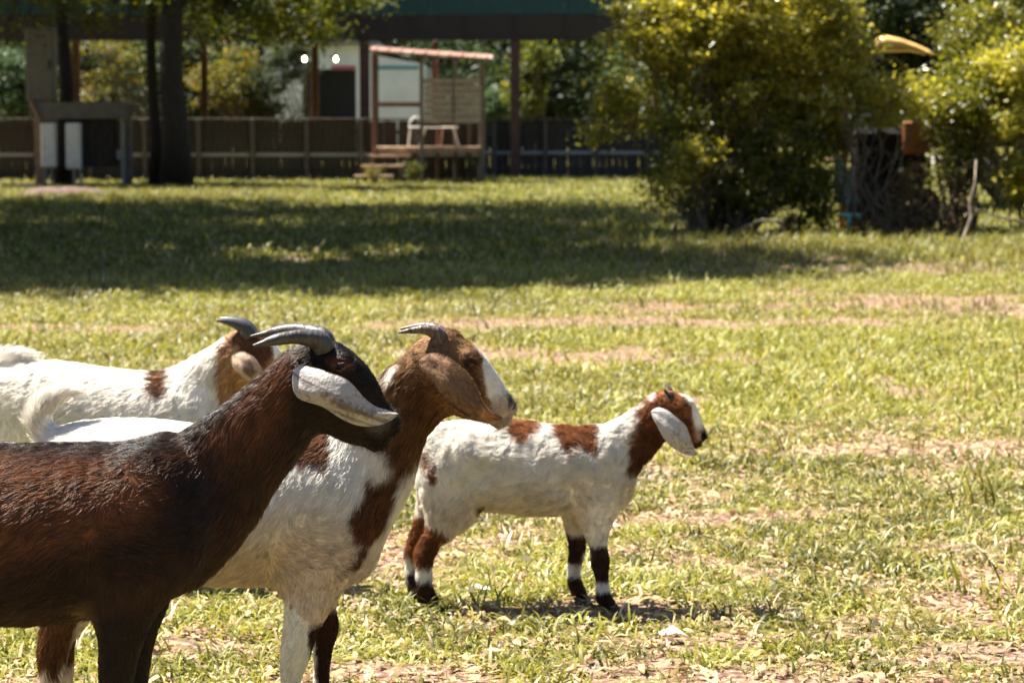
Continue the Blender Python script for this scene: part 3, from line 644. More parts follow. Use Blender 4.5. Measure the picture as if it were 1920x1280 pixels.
def ex2(c, W, px, py):
    sk = streak(px, py, .85, 30, 3.5, 8)*.6+streak(px, py, .85, 60, 9, 9)*.6; c = c*(1-.6*np.clip(sk*1.3, 0, .9))[:, None]
    d = inpoly(px, py, [(905,750),(925,765),(940,776),(920,780),(900,776)]); a = np.clip(.5-d/8, 0, 1)[:, None]
    c = c*(1-a)+np.array((.50,.27,.12))*a; d = inpoly(px, py, [(830,690),(870,700),(905,745),(880,760),(850,730)]); a = (np.clip(.5-d/22, 0, 1)*.6)[:, None]; return c*(1-a)+np.array((.16,.10,.075))*a
A2 = [(787,672),(796,660),(808,653),(830,657),(853,669),(878,688),(894,716),(906,747),(919,763),(938,774)]
B2 = [(787,672),(790,684),(800,696),(816,710),(834,735),(853,754),(875,768),(900,777),(931,779),(938,776)]
for f_ in (1, -1): g.ear(A2, B2, [.050,.072,.088,.092,.088,.078,.066], speck((.27,.155,.085), (.15,.085,.055), 13, .05, .8, ex2), cup=.012, flip=f_)
for s_ in (-1, 1): g.ball('eye', 879, 678, .040*s_, .0115, M_eye, (1, .6, .5))
g.hoof(564, -.068, .025); g.hoof(612, .068, .025); g.hoof(130, -.062, .025); g.hoof(122, .062, .025)
# --- kid goat
Y3 = 5.9; gy = inv(0, 0, Y3)[1]
c3 = [ch([(842,850,58,.85,0),(880,866,77,.88,0),(950,873,86,.90,0),(1020,880,84,.88,0),(1075,880,81,.82,0),(1110,878,74,.76,0),(1124,886,62,.72,0)], dir=-1, g=.45, hl=.026),
      ch([(1130,862,62,.62,0),(1155,846,54,.62,0),(1186,822,47,.62,0),(1212,800,42,.66,0),(1236,783,41,.7,0)], dir=-1, g=.3, hl=.020, k=.03),
      ch([(1252,769,38,.8,0),(1270,781,40,.66,0),(1288,800,31,.6,0),(1300,812,22,.66,0),(1306,817,17,.72,0)], dir=-1, hl=.007, k=.018),
      dot(1268,765,14,1,-.022,k=.015), dot(1268,765,14,1,.022,k=.015), dot(1315,813,8,1,0,k=.008), dot(1303,829,8,.9,0,k=.008), dot(1284,757,10,1.2,0,k=.02),
      dot(1112,915,52,.45,-.036,k=.04), dot(1112,915,52,.45,.036,k=.04), dot(1150,925,28,.7,0,k=.04)]
c3.append(ch([(1115,940,44,.5,-.042),(1116,985,25,.7,-.042),(1121,1018,16.5,.85,-.042),(1124,1046,17.5,.95,-.042),(1127,1078,11.5,.95,-.042),(1129,1105,13.5,.95,-.042),(1137,1124,14,.95,-.042)], hl=.011, k=.025))
c3.append(ch([(1085,945,36,.5,.040),(1078,985,21,.7,.042),(1082,1020,16,.85,.042),(1082,1045,15,.95,.042),(1078,1070,12,.95,.042),(1079,1098,13,.95,.042),(1088,1118,13.5,.95,.042)], hl=.011, k=.025))
c3.append(ch([(848,895,64,.5,-.036),(846,940,50,.55,-.042),(834,972,33,.65,-.044),(815,1002,20,.75,-.044),(800,1030,17.5,.85,-.044),(796,1062,12.5,.95,-.044),(797,1095,13.5,.95,-.044),(804,1120,14.5,.95,-.044)], hl=.020, k=.03))
c3.append(ch([(838,895,60,.5,.036),(824,940,42,.55,.042),(800,982,25,.65,.044),(783,1010,16,.75,.044),(772,1037,15.5,.85,.044),(772,1064,11.5,.95,.044),(774,1093,12.5,.95,.044),(783,1116,13,.95,.044)], hl=.020, k=.03))
c3.append(ch([(806,822,15,.9,0),(797,845,14,.9,0),(800,868,11,.9,0),(806,885,6,.9,0)], hl=.03, k=.015))
for sg in (-1, 1): c3 += [dot(903,885,34,1,.128*sg,k=.035,sub_=1), dot(868,835,20,1,.05*sg,k=.03), dot(1064,905,26,1,.118*sg,k=.03,sub_=1)]
for sg in (-1, 1): c3.append(ch([(1321,811,3,1.2,.008*sg),(1314,815,2,1,.013*sg)], sub_=1, k=.004)); c3.append(ch([(1320,826,1.8,1,.008*sg),(1300,823,1.3,1,.016*sg)], sub_=1, k=.004))
kb, kd = (.23,.080,.024), (.05,.020,.012)
p3 = [(WH_BOUNCE, [(760,920),(1200,900),(1180,1000),(780,1010)], 30, .5),  # lower coat tinted warm as painted ground bounce
      (kb, [(950,770),(1030,785),(1024,797),(1006,815),(984,825),(968,812),(954,790)], 3.5), (kb, [(1038,788),(1124,786),(1128,842),(1110,838),(1092,830),(1076,843),(1064,832),(1050,812)], 3.5),
      (kb, [(1192,760),(1218,735),(1250,715),(1345,720),(1345,850),(1244,840),(1222,856),(1196,884),(1180,880),(1183,838),(1200,800),(1202,780)], 3),
      (kd, [(1215,800),(1240,800),(1250,830),(1222,853),(1196,882),(1182,878),(1184,842)], 12, .7),
      (WH, [(1258,716),(1280,712),(1306,734),(1315,755),(1322,770),(1328,785),(1326,806),(1318,812),(1312,802),(1308,806),(1303,793),(1297,771),(1289,752),(1276,736)], 1.8),
      ((.55,.47,.42), [(1305,795),(1314,798),(1315,822),(1306,822)], 3, .7), (BK, [(1314,808),(1330,803),(1330,850),(1290,850),(1298,832),(1316,828)], 3),
      (DBR, [(1260,780),(1290,775),(1302,800),(1300,828),(1280,838),(1262,815)], 8, .7), (WH, [(1216,744),(1226,738),(1230,744),(1221,750)], 1.6), (WH, [(1196,762),(1208,750),(1212,756),(1201,768)], 2),(BK, [(1249,736),(1265,737),(1266,750),(1255,753)], 3),
      (kb, [(799,850),(812,852),(824,885),(816,892),(803,890)], 3),
      (kb, [(760,968),(800,966),(836,985),(842,1000),(826,1030),(815,1052),(790,1054),(760,1040)], 3), (kd, [(795,1000),(832,1000),(815,1052),(795,1052)], 8, .6),
      (kd, [(760,1068),(790,1072),(820,1078),(850,1160),(760,1160)], 3), (kd, [(1060,1000),(1104,1008),(1096,1060),(1060,1058)], 2.5), (kd, [(1104,1016),(1150,1010),(1150,1080),(1108,1083)], 2.5),
      (kd, [(1050,1082),(1096,1084),(1110,1150),(1060,1150)], 2.5), (kd, [(1108,1104),(1150,1100),(1180,1170),(1112,1170)], 2.5), (kd, [(888,942),(910,935),(915,946),(900,952)], 3),
      (WH, [(1100,900),(1103,1000),(1108,1010),(1152,1006),(1160,900)], 3, .6)]
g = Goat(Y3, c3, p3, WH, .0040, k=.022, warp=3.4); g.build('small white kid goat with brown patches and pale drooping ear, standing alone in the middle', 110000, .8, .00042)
M_hb = mat('horn', (.035,.03,.028), .4)
g.horn([(1257,752,6,1,-.012),(1251,740,5,1,-.014),(1245,728,1.5,1,-.016)], m=M_hb); g.horn([(1262,744,6,1,.014),(1256,730,4.5,1,.016),(1250,718,1.3,1,.018)], m=mat('horn', (.25,.22,.2), .4))
A3 = [(1219,768),(1226,760),(1236,758),(1251,764),(1269,779),(1284,792),(1291,813),(1298,834),(1304,845)]
B3 = [(1219,768),(1221,778),(1228,790),(1239,812),(1251,827),(1266,838),(1281,847),(1296,850),(1304,848)]
def ex3(c, W, px, py):
    a = (np.clip((px+py-2060)/60, 0, 1)*np.clip(.2+vnoise(W, 200, 4), 0, 1)*.9)[:, None]; return c*(1-a)+np.array((.18,.12,.10))*a
for f_ in (1, -1): g.ear(A3, B3, [.036,.050,.058,.062,.060,.055,.050], speck((.50,.48,.475), (.22,.18,.165), 23, .26, .65, ex3), cup=.010, flip=f_, m=M_ear, fuzz=False)
for s_ in (-1, 1): g.ball('eye', 1276, 774, .034*s_, .0085, M_eye, (1, .6, .8))
g.hoof(1144, -.042, .0185); g.hoof(1094, .042, .0185); g.hoof(810, -.044, .0185); g.hoof(788, .044, .0185)
# --- white goat at the back left
Y4 = 6.25; gy = inv(0, 0, Y4)[1]
c4 = [ch([(35,752,72,.85,0),(100,768,92,.9,0),(220,790,97,.95,0),(310,796,98,.88,0),(350,800,86,.76,0)], dir=-1, g=.5, hl=.024),
      ch([(352,765,80,.6,0),(378,735,66,.6,0),(408,702,52,.66,0),(432,682,47,.7,0)], dir=-1, g=.3, hl=.024, k=.03),
      ch([(455,660,44,.85,0),(480,672,47,.7,0),(500,698,34,.66,0),(515,718,23,.7,0)], dir=-1, hl=.009, k=.02),
      dot(340,850,58,.45,-.045,k=.04), dot(340,850,58,.45,.045,k=.04)]
for sgn, dx in ((-1, 0), (1, 22)):
    c4.append(ch([(340+dx,870,44,.5,.046*sgn),(335+dx,930,24,.75,.046*sgn),(337+dx,990,19,.9,.046*sgn),(336+dx,1030,14,.9,.046*sgn),(337+dx,gy-30,14,.9,.046*sgn),(343+dx,gy-14,14,.9,.046*sgn)], hl=.012, k=.03))
    c4.append(ch([(50-dx,810,66,.5,.046*sgn),(50-dx,880,44,.55,.05*sgn),(20-dx,950,26,.7,.05*sgn),(8-dx,1000,17,.9,.05*sgn),(12-dx,gy-30,15,.9,.05*sgn),(20-dx,gy-14,14,.9,.05*sgn)], hl=.016, k=.03))
c4.append(ch([(2,702,22,.9,0),(4,688,20,.9,0),(22,676,17,.9,0),(44,670,11,.9,0)], hl=.045, k=.02))
p4 = [(TAN, [(412,650),(440,600),(520,590),(560,700),(560,800),(420,770),(410,740)], 4), ((.10,.04,.02), [(448,620),(470,600),(500,618),(520,660),(500,690),(470,672),(452,660)], 5),
      (WH, [(488,600),(512,612),(540,650),(545,680),(522,690),(512,650),(500,622)], 2.5), (BR2, [(284,690),(322,690),(320,735),(306,741),(290,732)], 3), ((.14,.06,.03), [(418,640),(452,612),(462,640),(440,650),(420,662)], 4)]
g = Goat(Y4, c4, p4, WH, .0050, warp=2.5); g.build('white goat with tan cheek and dark horns, farthest back at left', 45000, .1, .00055)
for s_ in (-1, 1): g.horn([(468,630,17,1,.018*s_),(460,614,14,1,.022*s_),(445,606,10,1,.026*s_),(425,601,6,1,.03*s_),(409,599,2,1,.033*s_)], m=mat('horn', (.05,.047,.05), .35))
A4 = [(438,664),(448,656),(462,656),(480,664),(491,678),(496,694)]; B4 = [(438,664),(440,680),(450,692),(462,702),(478,710),(494,700)]
def ex4(c, W, px, py):
    d = inpoly(px, py, [(458,668),(476,670),(488,690),(478,704),(462,690)]); a = (np.clip(.5-d/6, 0, 1)*.85)[:, None]; return c*(1-a)+np.array((.13,.07,.045))*a
for f_ in (1, -1): g.ear(A4, B4, [.040,.060,.075,.08,.08], speck((.58,.45,.34), (.3,.2,.14), 33, .5, .5, ex4), cup=.012, flip=f_)
for s_ in (-1, 1): g.ball('eye', 487, 664, .034*s_, .010, M_eye, (1, .6, .8)); g.hoof(350+11*(s_+1), .046*s_, .02); g.hoof(28-11*(s_+1), .05*s_, .02)
# ---------------------------------------------------------------- materials of the yard
M_bark = mat('bark', (.024, .020, .017), .9, n1=(9, (.014, .012, .010), .4, .6), bump=.8, bscale=14, scale=(3, 3, .7))
M_barkp = mat('pale_bark', (.34, .27, .20), .85, n1=(14, (.16, .12, .09), .4, .65), bump=.5, bscale=30)
M_twig = mat('twig_bark', (.13, .10, .075), .85, n1=(14, (.07, .052, .04), .4, .65))
M_redst = mat('red_steel', (.095, .032, .026), .5, n1=(8, (.05, .022, .02), .4, .65))
M_redst2 = mat('red_wood', (.19, .085, .06), .65, n1=(8, (.12, .06, .045), .4, .65))
M_beam = mat('brown_steel', (.026, .017, .015), .6, n1=(5, (.018, .013, .011), .4, .65))
M_teal = mat('teal_sheet', (.006, .055, .058), .5, n1=(2, (.012, .07, .075), .4, .65))
M_roofin = mat('roof_sheet', (.18, .19, .19), .5)
M_grey = mat('grey_wood', (.20, .17, .145), .85, n1=(12, (.10, .085, .07), .4, .65), bump=.4, bscale=30, scale=(1, 1, 6))
M_fence = mat('weathered_board', (.060, .050, .043), .9, n1=(7, (.030, .025, .022), .4, .65), bump=.4, bscale=26, scale=(4, 1, .6))
M_fpost = mat('fence_post', (.12, .10, .088), .85, n1=(9, (.06, .05, .044), .4, .65))
M_rail = mat('pale_rail', (.27, .29, .31), .5, n1=(5, (.25, .25, .25), .45, .7))
M_white = mat('white_siding', (.74, .80, .86), .6, n1=(1.5, (.64, .70, .76), .4, .7))
M_wpaint = mat('white_enamel', (.78, .80, .80), .35, n1=(9, (.60, .60, .58), .5, .75))
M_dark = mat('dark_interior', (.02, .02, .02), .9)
M_slat = mat('pale_slat', (.40, .35, .29), .85, n1=(10, (.24, .20, .17), .4, .65), scale=(1, 1, 5))
M_plank = mat('deck_plank', (.40, .27, .165), .8, n1=(10, (.24, .15, .095), .4, .65), bump=.3, bscale=30)
M_tin = mat('painted_tin', (.30, .16, .12), .5, n1=(3, (.50, .40, .33), .5, .68))
M_lamp = mat('lit_bulb', (1, .9, .7), .3, emit=((1, .86, .6), 9))
L_dark = leafmat('leaf_dark', (.014, .024, .008), (.04, .06, .015), None, .6, .25)
L_mid = leafmat('leaf_mid', (.03, .042, .010), (.11, .13, .02), (.36, .33, .04), .55, .45)  # brightest leaf colour stands in for sunlit spots
L_bush = leafmat('leaf_yellow_green', (.11, .12, .018), (.45, .43, .09), (.66, .56, .16), .30, .52, .6)
L_bushd = leafmat('leaf_olive', (.045, .055, .012), (.18, .19, .03), (.40, .34, .06), .34, .42, .5)
L_teal = leafmat('leaf_blue_green', (.03, .06, .03), (.09, .14, .06), None, .5, .35)
L_autumn = leafmat('leaf_autumn', (.05, .06, .012), (.22, .21, .035), (.40, .14, .035), .5, .42)
# ---------------------------------------------------------------- trees and shrubs
def limb(mb, a, b, r0, r1, wob=.08, n=6):
    a, b = Vector(a), Vector(b); L_ = (b-a).length; pts = []; rs = []
    for i in range(n+1):
        t = i/n; p = a.lerp(b, t); o = math.sin(math.pi*t)*wob*L_
        pts.append(p+Vector((random.uniform(-1, 1)*o*.5, random.uniform(-1, 1)*o*.5, random.uniform(-.2, 1)*o*.6))); rs.append(r0+(r1-r0)*t)
    mb.tube(pts, rs, 7)
def tree(name, label, cat, x, y, r, h, crowns, leaf, size, n, spread, group=None, lean=0, nclump=60, up=.5, bark=None, shell=.45):
    t = thing(name, label, cat, (x, y, 0), 0, group)
    mb = MB(); pts = []; rs = []
    for i in range(9):
        k = i/8; z = h*k; fl = 1+.35*math.exp(-z/.25)
        pts.append((lean*k*k*h+.05*math.sin(i*1.7+x), .05*math.cos(i*2.1), z-.03 if i == 0 else z)); rs.append(r*fl*(1-.55*k))
    mb.tube(pts, rs, 12)
    top = Vector(pts[-1])
    for (cx, cy, cz, rx, ry, rz) in crowns:
        for k in range(5):
            st = Vector(pts[random.randint(4, 8)]); d = Vector((cx-x+random.uniform(-.6, .6)*rx, cy-y+random.uniform(-.6, .6)*ry, cz+random.uniform(-.5, .5)*rz))
            limb(mb, st, d, r*.45, r*.06)
    mb.build('trunk', bark or M_bark, t, True)
    tot = sum(c[3]*c[4]*c[5] for c in crowns)
    P_ = [blob_points(int(n*c[3]*c[4]*c[5]/tot), (c[0]-x, c[1]-y, c[2]), c[3:], max(8, int(nclump*c[3]*c[4]*c[5]/tot)), spread, shell) for c in crowns]
    obj('crown', leaves_mesh('crown', np.concatenate(P_), size, leaf, up), t)
    return t
# big spreading oaks out of view that shade the middle of the lawn
tree('oak_tree', 'spreading oak beyond the left edge whose crown shades the lawn', 'tree', -8.4, 28, .42, 6, [(-5.2,27.4,8.6,2.9,3.4,1.6),(-9.6,26.5,8.4,2.9,4.2,1.6),(-9.6,21.8,8.3,3.2,2.9,1.5),(-6.2,21.4,8.5,2.8,2.9,1.5),(-3.5,22.4,8.4,2.1,2.3,1.3)], L_dark, .22, 84000, .42, nclump=520, shell=.1)
tree('oak_tree', 'tall oak left of the utility rack shading the left lawn', 'tree', -10.5, 36, .40, 7, [(-9.5,34,8.6,4.6,4.8,2.0),(-4.4,33.4,9,2.7,4.0,1.8)], L_dark, .21, 30000, .42, nclump=200, shell=.1)
tree('oak_tree', 'oak crown high above the fence shading the fence and rear posts', 'tree', -15.5, 50, .40, 8, [(-12,53.5,11.5,5,3,2.2),(-5,54,12,5,3,2.2)], L_dark, .18, 26000, .5, nclump=160, shell=.1)
# trunks standing in view on the left, their low boughs hanging over the fence
x1 = P(121, 200, 43.5).x; x2 = P(288, 200, 42).x; x3 = P(326, 200, 41.5).x
tree('tree', 'thick dark tree trunk rising behind the grey cabinet at far left', 'tree', x1, 43.5, .15, 7, [(x1-3,43.6,7,2.2,1.6,1.4),(P(60,0,42).x,42,3.35,1.3,.9,.38),(P(190,20,42).x,42.4,3.15,1.1,.7,.42),(P(30,60,41.5).x,41.5,2.9,.5,.5,.3)], L_mid, .10, 16000, .20, nclump=170)
tree('tree', 'slim dark tree trunk just left of the thickest trunk', 'tree', x2, 42, .105, 7, [(x2-3.8,43.5,7.6,1.8,2.0,1.2),(P(235,60,42.3).x,42.6,3.1,.6,.5,.5)], L_mid, .09, 7000, .2, nclump=80)
tree('tree', 'thickest dark tree trunk with leafy boughs hanging over the fence', 'tree', x3, 41.5, .235, 7.5, [(x3-4.5,45,7.5,2.4,2.4,1.4),(P(470,20,43).x,43,3.3,1.25,.9,.75),(P(560,60,43.5).x,43.5,2.75,.7,.6,.62),(P(400,90,44).x,44,2.9,.45,.5,.6),(P(610,0,43).x,43,3.4,.9,.7,.40),(P(480,-5,42).x,42,3.35,1.9,.8,.5),(P(230,10,41.8).x,41.8,3.2,1.2,.7,.36)], L_mid, .10, 46000, .20, nclump=420)
# unseen belts added to cut sky light, then the wood behind the pavilion
for (lb, cc, rr, nn) in (('unseen belt of dark trees added at left to block sky light', (-26, 25, 6), (5, 34, 7), 16000), ('unseen belt of dark trees added at right to block sky light', (27, 25, 6), (5, 38, 7), 16000), ('unseen belt of dark trees added behind the camera to block sky light', (0, -22, 6), (30, 5, 7.5), 16000)):
    tag(obj('distant_wood', leaves_mesh('distant_wood', blob_points(nn, cc, rr, 500, 1.2, .05), .95, L_dark, .3)), lb, 'woodland', kind='stuff')
tag(obj('distant_wood', leaves_mesh('distant_wood', np.concatenate([blob_points(45000, (0, 112, 5), (52, 5, 6), 900, 1.1, .05), blob_points(26000, (0, 107, .6), (56, 3, 1.8), 900, .8, .02)]), .75, L_dark, .4)), 'dark mass of woodland foliage closing the view behind everything', 'woodland', kind='stuff')
wood = [(-19,66,5.2,0),(-14.5,72,6,1),(-10.5,80,6,0),(-6.5,86,7,0),(-2.5,88,7,0),(1.2,76,5.8,0),(4.0,82,6.5,1),(7.5,90,7,0),(11,74,5.6,0),(15,82,6.5,1),(19.5,92,7,0),(24,80,6,0),(-24,84,7,0),(6.2,70,4.2,2),(-.4,84,6.6,2),(13.5,96,7.6,0),(-12,95,8,0),(21,70,5.4,0)]
wl = ['dark broadleaf tree', 'mid green broadleaf tree', 'bluish green tree']
where = ['far behind the left fence','behind the left red posts','left of the white building, far back','directly behind the white building','behind the pavilion between building and booth','seen between the booth and the right post','behind the right pavilion post','behind the left side of the big shrub','behind the middle of the big shrub','behind the yellow roofed machine','behind the right hand shrub, far back','outside the right edge','outside the left edge','low and hazy between booth roof and right post','behind the booth roof','farthest back at right','farthest back at left','beyond the lawn at far right']
for k, (x, y, hh, kd_) in enumerate(wood):
    tree('woodland_tree', f'{wl[kd_]} {where[k]}', 'tree', x, y, .28, hh*.8, [(x,y,hh*.62,3.3,2.6,hh*.42),(x+random.uniform(-1.5,1.5),y-1,hh*.3,2.6,1.8,hh*.26),(x,y,hh*1.15,2.6,2.4,hh*.35)], [L_dark, L_mid, L_teal][kd_], .22, 9000, .5, group='trees of the wood behind the pavilion', nclump=70, shell=.3)
def shrub(name, label, x, y, blobs, leaf, size, n, spread, stems=9, nclump=60, group=None, sr=.02, up=.5, cat='shrub', bare_=0):
    t = thing(name, label, cat, (x, y, 0), 0, group); mb = MB()
    tot = sum(b[3]*b[4]*b[5] for b in blobs)
    for k in range(stems):
        b = random.choice(blobs); a = Vector((random.uniform(-.25, .25), random.uniform(-.2, .2), -.02)); e = Vector((b[0]-x+random.uniform(-.8, .8)*b[3], b[1]-y+random.uniform(-.8, .8)*b[4], b[2]+random.uniform(-.4, .8)*b[5]))
        limb(mb, a, e, sr*random.uniform(.7, 1.4), sr*.25, .12)
        for _ in range(2): m_ = a.lerp(e, random.uniform(.3, .7)); limb(mb, m_, m_+Vector((random.uniform(-.5, .5), random.uniform(-.4, .4), random.uniform(.1, .5))), sr*.4, sr*.12, .15, 4)
    mb.build('stems', M_twig, t, True)
    P_ = [blob_points(int(n*b[3]*b[4]*b[5]/tot), (b[0]-x, b[1]-y, b[2]), b[3:], max(6, int(nclump*b[3]*b[4]*b[5]/tot)), spread, .35) for b in blobs]
    P_ = np.concatenate(P_); P_ = P_[P_[:, 2] > .03]
    obj('foliage', leaves_mesh('foliage', P_, size, leaf, up), t); return t
def B(px, py, Y, rx, ry, rz): p = P(px, py, Y); s_ = scale_at(Y); return (p.x, Y, p.z, rx/s_, ry, rz/s_)
# the big sunlit shrub
Yb = 25.5
shrub('large_shrub', 'big yellow-green sunlit shrub right of the booth', P(1340, 430, Yb).x, Yb,
      [B(1200,150,Yb,75,.6,95), B(1190,60,Yb,60,.55,60), B(1150,215,Yb-.2,55,.4,55), B(1330,70,Yb,110,.9,110), B(1390,190,Yb+.2,110,.9,110), B(1470,60,Yb-.1,120,.9,110), B(1500,170,Yb-.3,80,.6,70), B(1330,10,Yb+.2,130,1.0,90),B(1440,-60,Yb,160,1.1,80), B(1530,230,Yb-.1,50,.5,70)],
      L_bush, .066, 46000, .090, 30, 400, sr=.022)
shrub('shrub', 'lower darker shrub with open twiggy base under the big yellow-green one', P(1360, 430, Yb-.6).x, Yb-.6,
      [B(1290,330,Yb-.7,75,.4,70), B(1380,340,Yb-.5,90,.5,80), B(1460,300,Yb-.4,95,.5,90), B(1290,230,Yb-.5,60,.4,60), B(1505,360,Yb-.3,60,.5,80), B(1535,280,Yb-.1,45,.4,110)], L_bushd, .050, 24000, .10, 46, 210, sr=.016)
shrub('shrub', 'bright green low sprig at the left foot of the big shrub', P(1290, 420, Yb-1.1).x, Yb-1.1, [B(1310,290,Yb-1.1,42,.2,32), B(1275,340,Yb-1.1,45,.2,40)], L_bush, .05, 1900, .08, 12, 26, sr=.010)
shrub('shrub', 'leafy shrub whose boughs cross in front of the yellow roofed machine', P(1640, 440, 24.6).x, 24.9,
      [B(1560,120,25.1,75,.5,75), B(1575,60,25.3,50,.5,60), B(1640,165,25.0,50,.35,34), B(1670,205,24.9,55,.3,30),B(1730,175,25,35,.3,30)], L_bush, .056, 11000, .09, 12, 110, sr=.016)
shrub('shrub', 'dark leafy shrub to the right of the machine with sunlit tips', P(1790, 440, 25.6).x, 25.6,
      [B(1800,210,25.6,75,.6,80), B(1850,140,25.9,80,.6,80), B(1790,310,25.5,45,.4,40), B(1850,60,26.2,80,.6,60)], L_bushd, .054, 22000, .10, 26, 190, sr=.016)
shrub('shrub', 'sparse brownish twiggy bush growing in front of the machine body', P(1715, 450, 24.4).x, 24.4, [B(1712,350,24.4,38,.25,55), B(1640,420,24.3,50,.25,22), B(1760,400,24.3,45,.25,45)], leafmat('leaf_russet', (.05, .04, .015), (.16, .11, .05), (.34, .22, .14), .5, .3), .045, 1500, .09, 26, 50, sr=.010)
shrub('shrub', 'yellow-green shrub cut off by the right edge', P(1935, 440, 25.2).x, 25.2,
      [B(1900,130,25.2,55,.5,50), B(1910,225,25.1,50,.5,50), B(1925,330,25.1,50,.5,50)], L_bush, .056, 9000, .10, 16, 90, sr=.016)
shrub('tree', 'tall dark green tree behind the machine at upper right', P(1700, 300, 33).x+1.5, 33, [B(1600,-20,33,160,1.2,90), B(1780,20,33,170,1.3,120), B(1900,60,34,120,1.2,150), B(1680,150,34,120,1,110)], L_dark, .10, 26000, .17, 14, 190, sr=.05, cat='tree')
shrub('shrub', 'sunlit pale green bush behind the fence at the far left edge', P(20, 220, 58).x, 64, [B(15,150,64,60,.7,65), B(45,200,64,30,.6,40)], L_teal, .12, 5000, .18, 10, 60, sr=.03)
shrub('shrub', 'yellow and orange leaved bush behind the fence between the red posts', P(430, 220, 55).x, 64, [B(430,130,64,75,.8,50), B(390,160,64,45,.6,50), B(470,180,64,45,.6,40)], L_autumn, .10, 3200, .15, 24, 60, sr=.03)
shrub('shrub', 'autumn tinted bush behind the fence left of the trunks', P(200, 220, 55).x, 64, [B(190,80,64,60,.7,30), B(215,120,64,60,.6,45), B(170,180,64,50,.6,40)], L_autumn, .10, 2000, .15, 20, 44, sr=.03)
shrub('shrub', 'dark green thicket behind the yellow and orange leaved bush', P(400, 220, 66).x, 66, [B(400,150,66,130,.8,80), B(200,140,66,110,.8,80)], L_dark, .15, 9000, .22, 14, 90, sr=.03)
shrub('shrub', 'dark bush in front of the white building wall', P(500, 220, 56).x, 64, [B(495,180,64,45,.6,50), B(545,110,64,50,.6,40)], L_dark, .11, 5000, .17, 14, 60, sr=.03)
shrub('shrub', 'small blue-green bush behind the fence by the right post', P(935, 210, 62).x, 65, [B(928,200,65,28,.6,32)], L_teal, .12, 1800, .16, 8, 26, sr=.03)
shrub('shrub', 'leafy sapling behind the fence just right of the right post', P(1000, 220, 58).x, 64, [B(1000,130,64,32,.6,60), B(985,190,64,24,.5,36)], L_mid, .12, 3500, .17, 8, 40, sr=.03)
# ---------------------------------------------------------------- fence of upright boards
def fence(label, pa, pb, Y, bw=.135):
    xa, xb = P(pa, 300, Y).x, P(pb, 300, Y).x; t = thing('board_fence', label, 'fence', ((xa+xb)/2, Y, 0)); cx = (xa+xb)/2
    bm_ = MB().box((0, 0, .60), (bw-.003, .02, 1.16), bev=.004).mesh('board', M_fence); x = xa
    while x < xb:
        o = obj('board', bm_, t); o.location = (x-cx, random.uniform(-.004, .004), random.uniform(-.012, .012)); o.rotation_euler = (0, random.gauss(0, .006), 0); x += bw
    pm = MB().box((0, -.075, .61), (.09, .09, 1.22), bev=.008).mesh('post', M_fpost); x = xa+.3
    while x < xb: o = obj('post', pm, t); o.location = (x-cx, 0, 0); x += 1.06
    MB().box((0, -.02, 1.215), (xb-xa, .13, .04), bev=.006).build('top_rail', M_fpost, t)
    MB().box((0, -.024, .52), (xb-xa, .022, .075), bev=.004).build('lower_rail', M_rail, t); MB().box((0, -.024, .96), (xb-xa, .026, .07)).build('upper_rail', M_fence, t)
fence('long weathered board fence with pale lower rail, left of and behind the booth', -60, 905, 47.6)
fence('weathered board fence with pale lower rail, right of the booth', 900, 1300, 50.5)
# ---------------------------------------------------------------- pavilion
pv = thing('open_pavilion', 'large open pavilion with teal siding, dark beam and red-brown posts', 'pavilion', (0, 52, 0))
def post(px, Y, w_, m=M_redst, ztop=3.05):
    x = P(px, 200, Y).x; MB().box((0, 0, ztop/2), (w_, w_, ztop), bev=.01).build('post', m, pv).location = (x, Y-52, 0)
for px, w_ in ((684,.20),(966,.20)): post(px, 50.2, w_)
for px, Y in ((-60,51),(1420,50.2)): post(px, Y, .2)
for px, Y, w_ in ((144,58,.17),(384,58,.15),(591,60,.17),(816,62,.16),(1230,60,.17)): post(px, Y, w_, M_redst2, 3.2)
zb = P(0, 76, 50).z; zt = P(0, 27, 50).z; xa, xb = P(-300, 0, 50).x, P(1700, 0, 50).x
MB().box(((xa+xb)/2, -1.9, (zb+zt)/2), (xb-xa, .10, zt-zb), bev=.01).build('beam', M_beam, pv)
for k, px in enumerate(range(680, 1300, 95)): MB().box((P(px, 40, 50).x, -1.97, (zb+zt)/2), (.05, .04, zt-zb-.04)).build('stiffener', M_beam, pv)
mb = MB().box((0, 0, .9), (.897, .02, 1.8))
for k in range(5): mb.box((-.36+k*.18, -.022, .9), (.05, .02, 1.8), bev=.006)
sm_ = mb.mesh('siding_sheet', M_teal); x = xa
while x < xb: o = obj('siding_sheet', sm_, pv); o.location = (x, -1.93, zt+.003); x += .9
rs = MB().box((0, 0, 0), (2.9, 10, .03)).mesh('roof_sheet', M_roofin); x = xa+1.45
while x < xb: o = obj('roof_sheet', rs, pv); o.location = (x, 3.2, zt+1.15); o.rotation_euler = (.12, 0, 0); x += 2.92
for k, Y in enumerate((54, 58, 61.9)): MB().box(((xa+xb)/2, Y-52, zt-.15+.12*k), (xb-xa, .12, .22)).build('purlin', M_beam, pv)
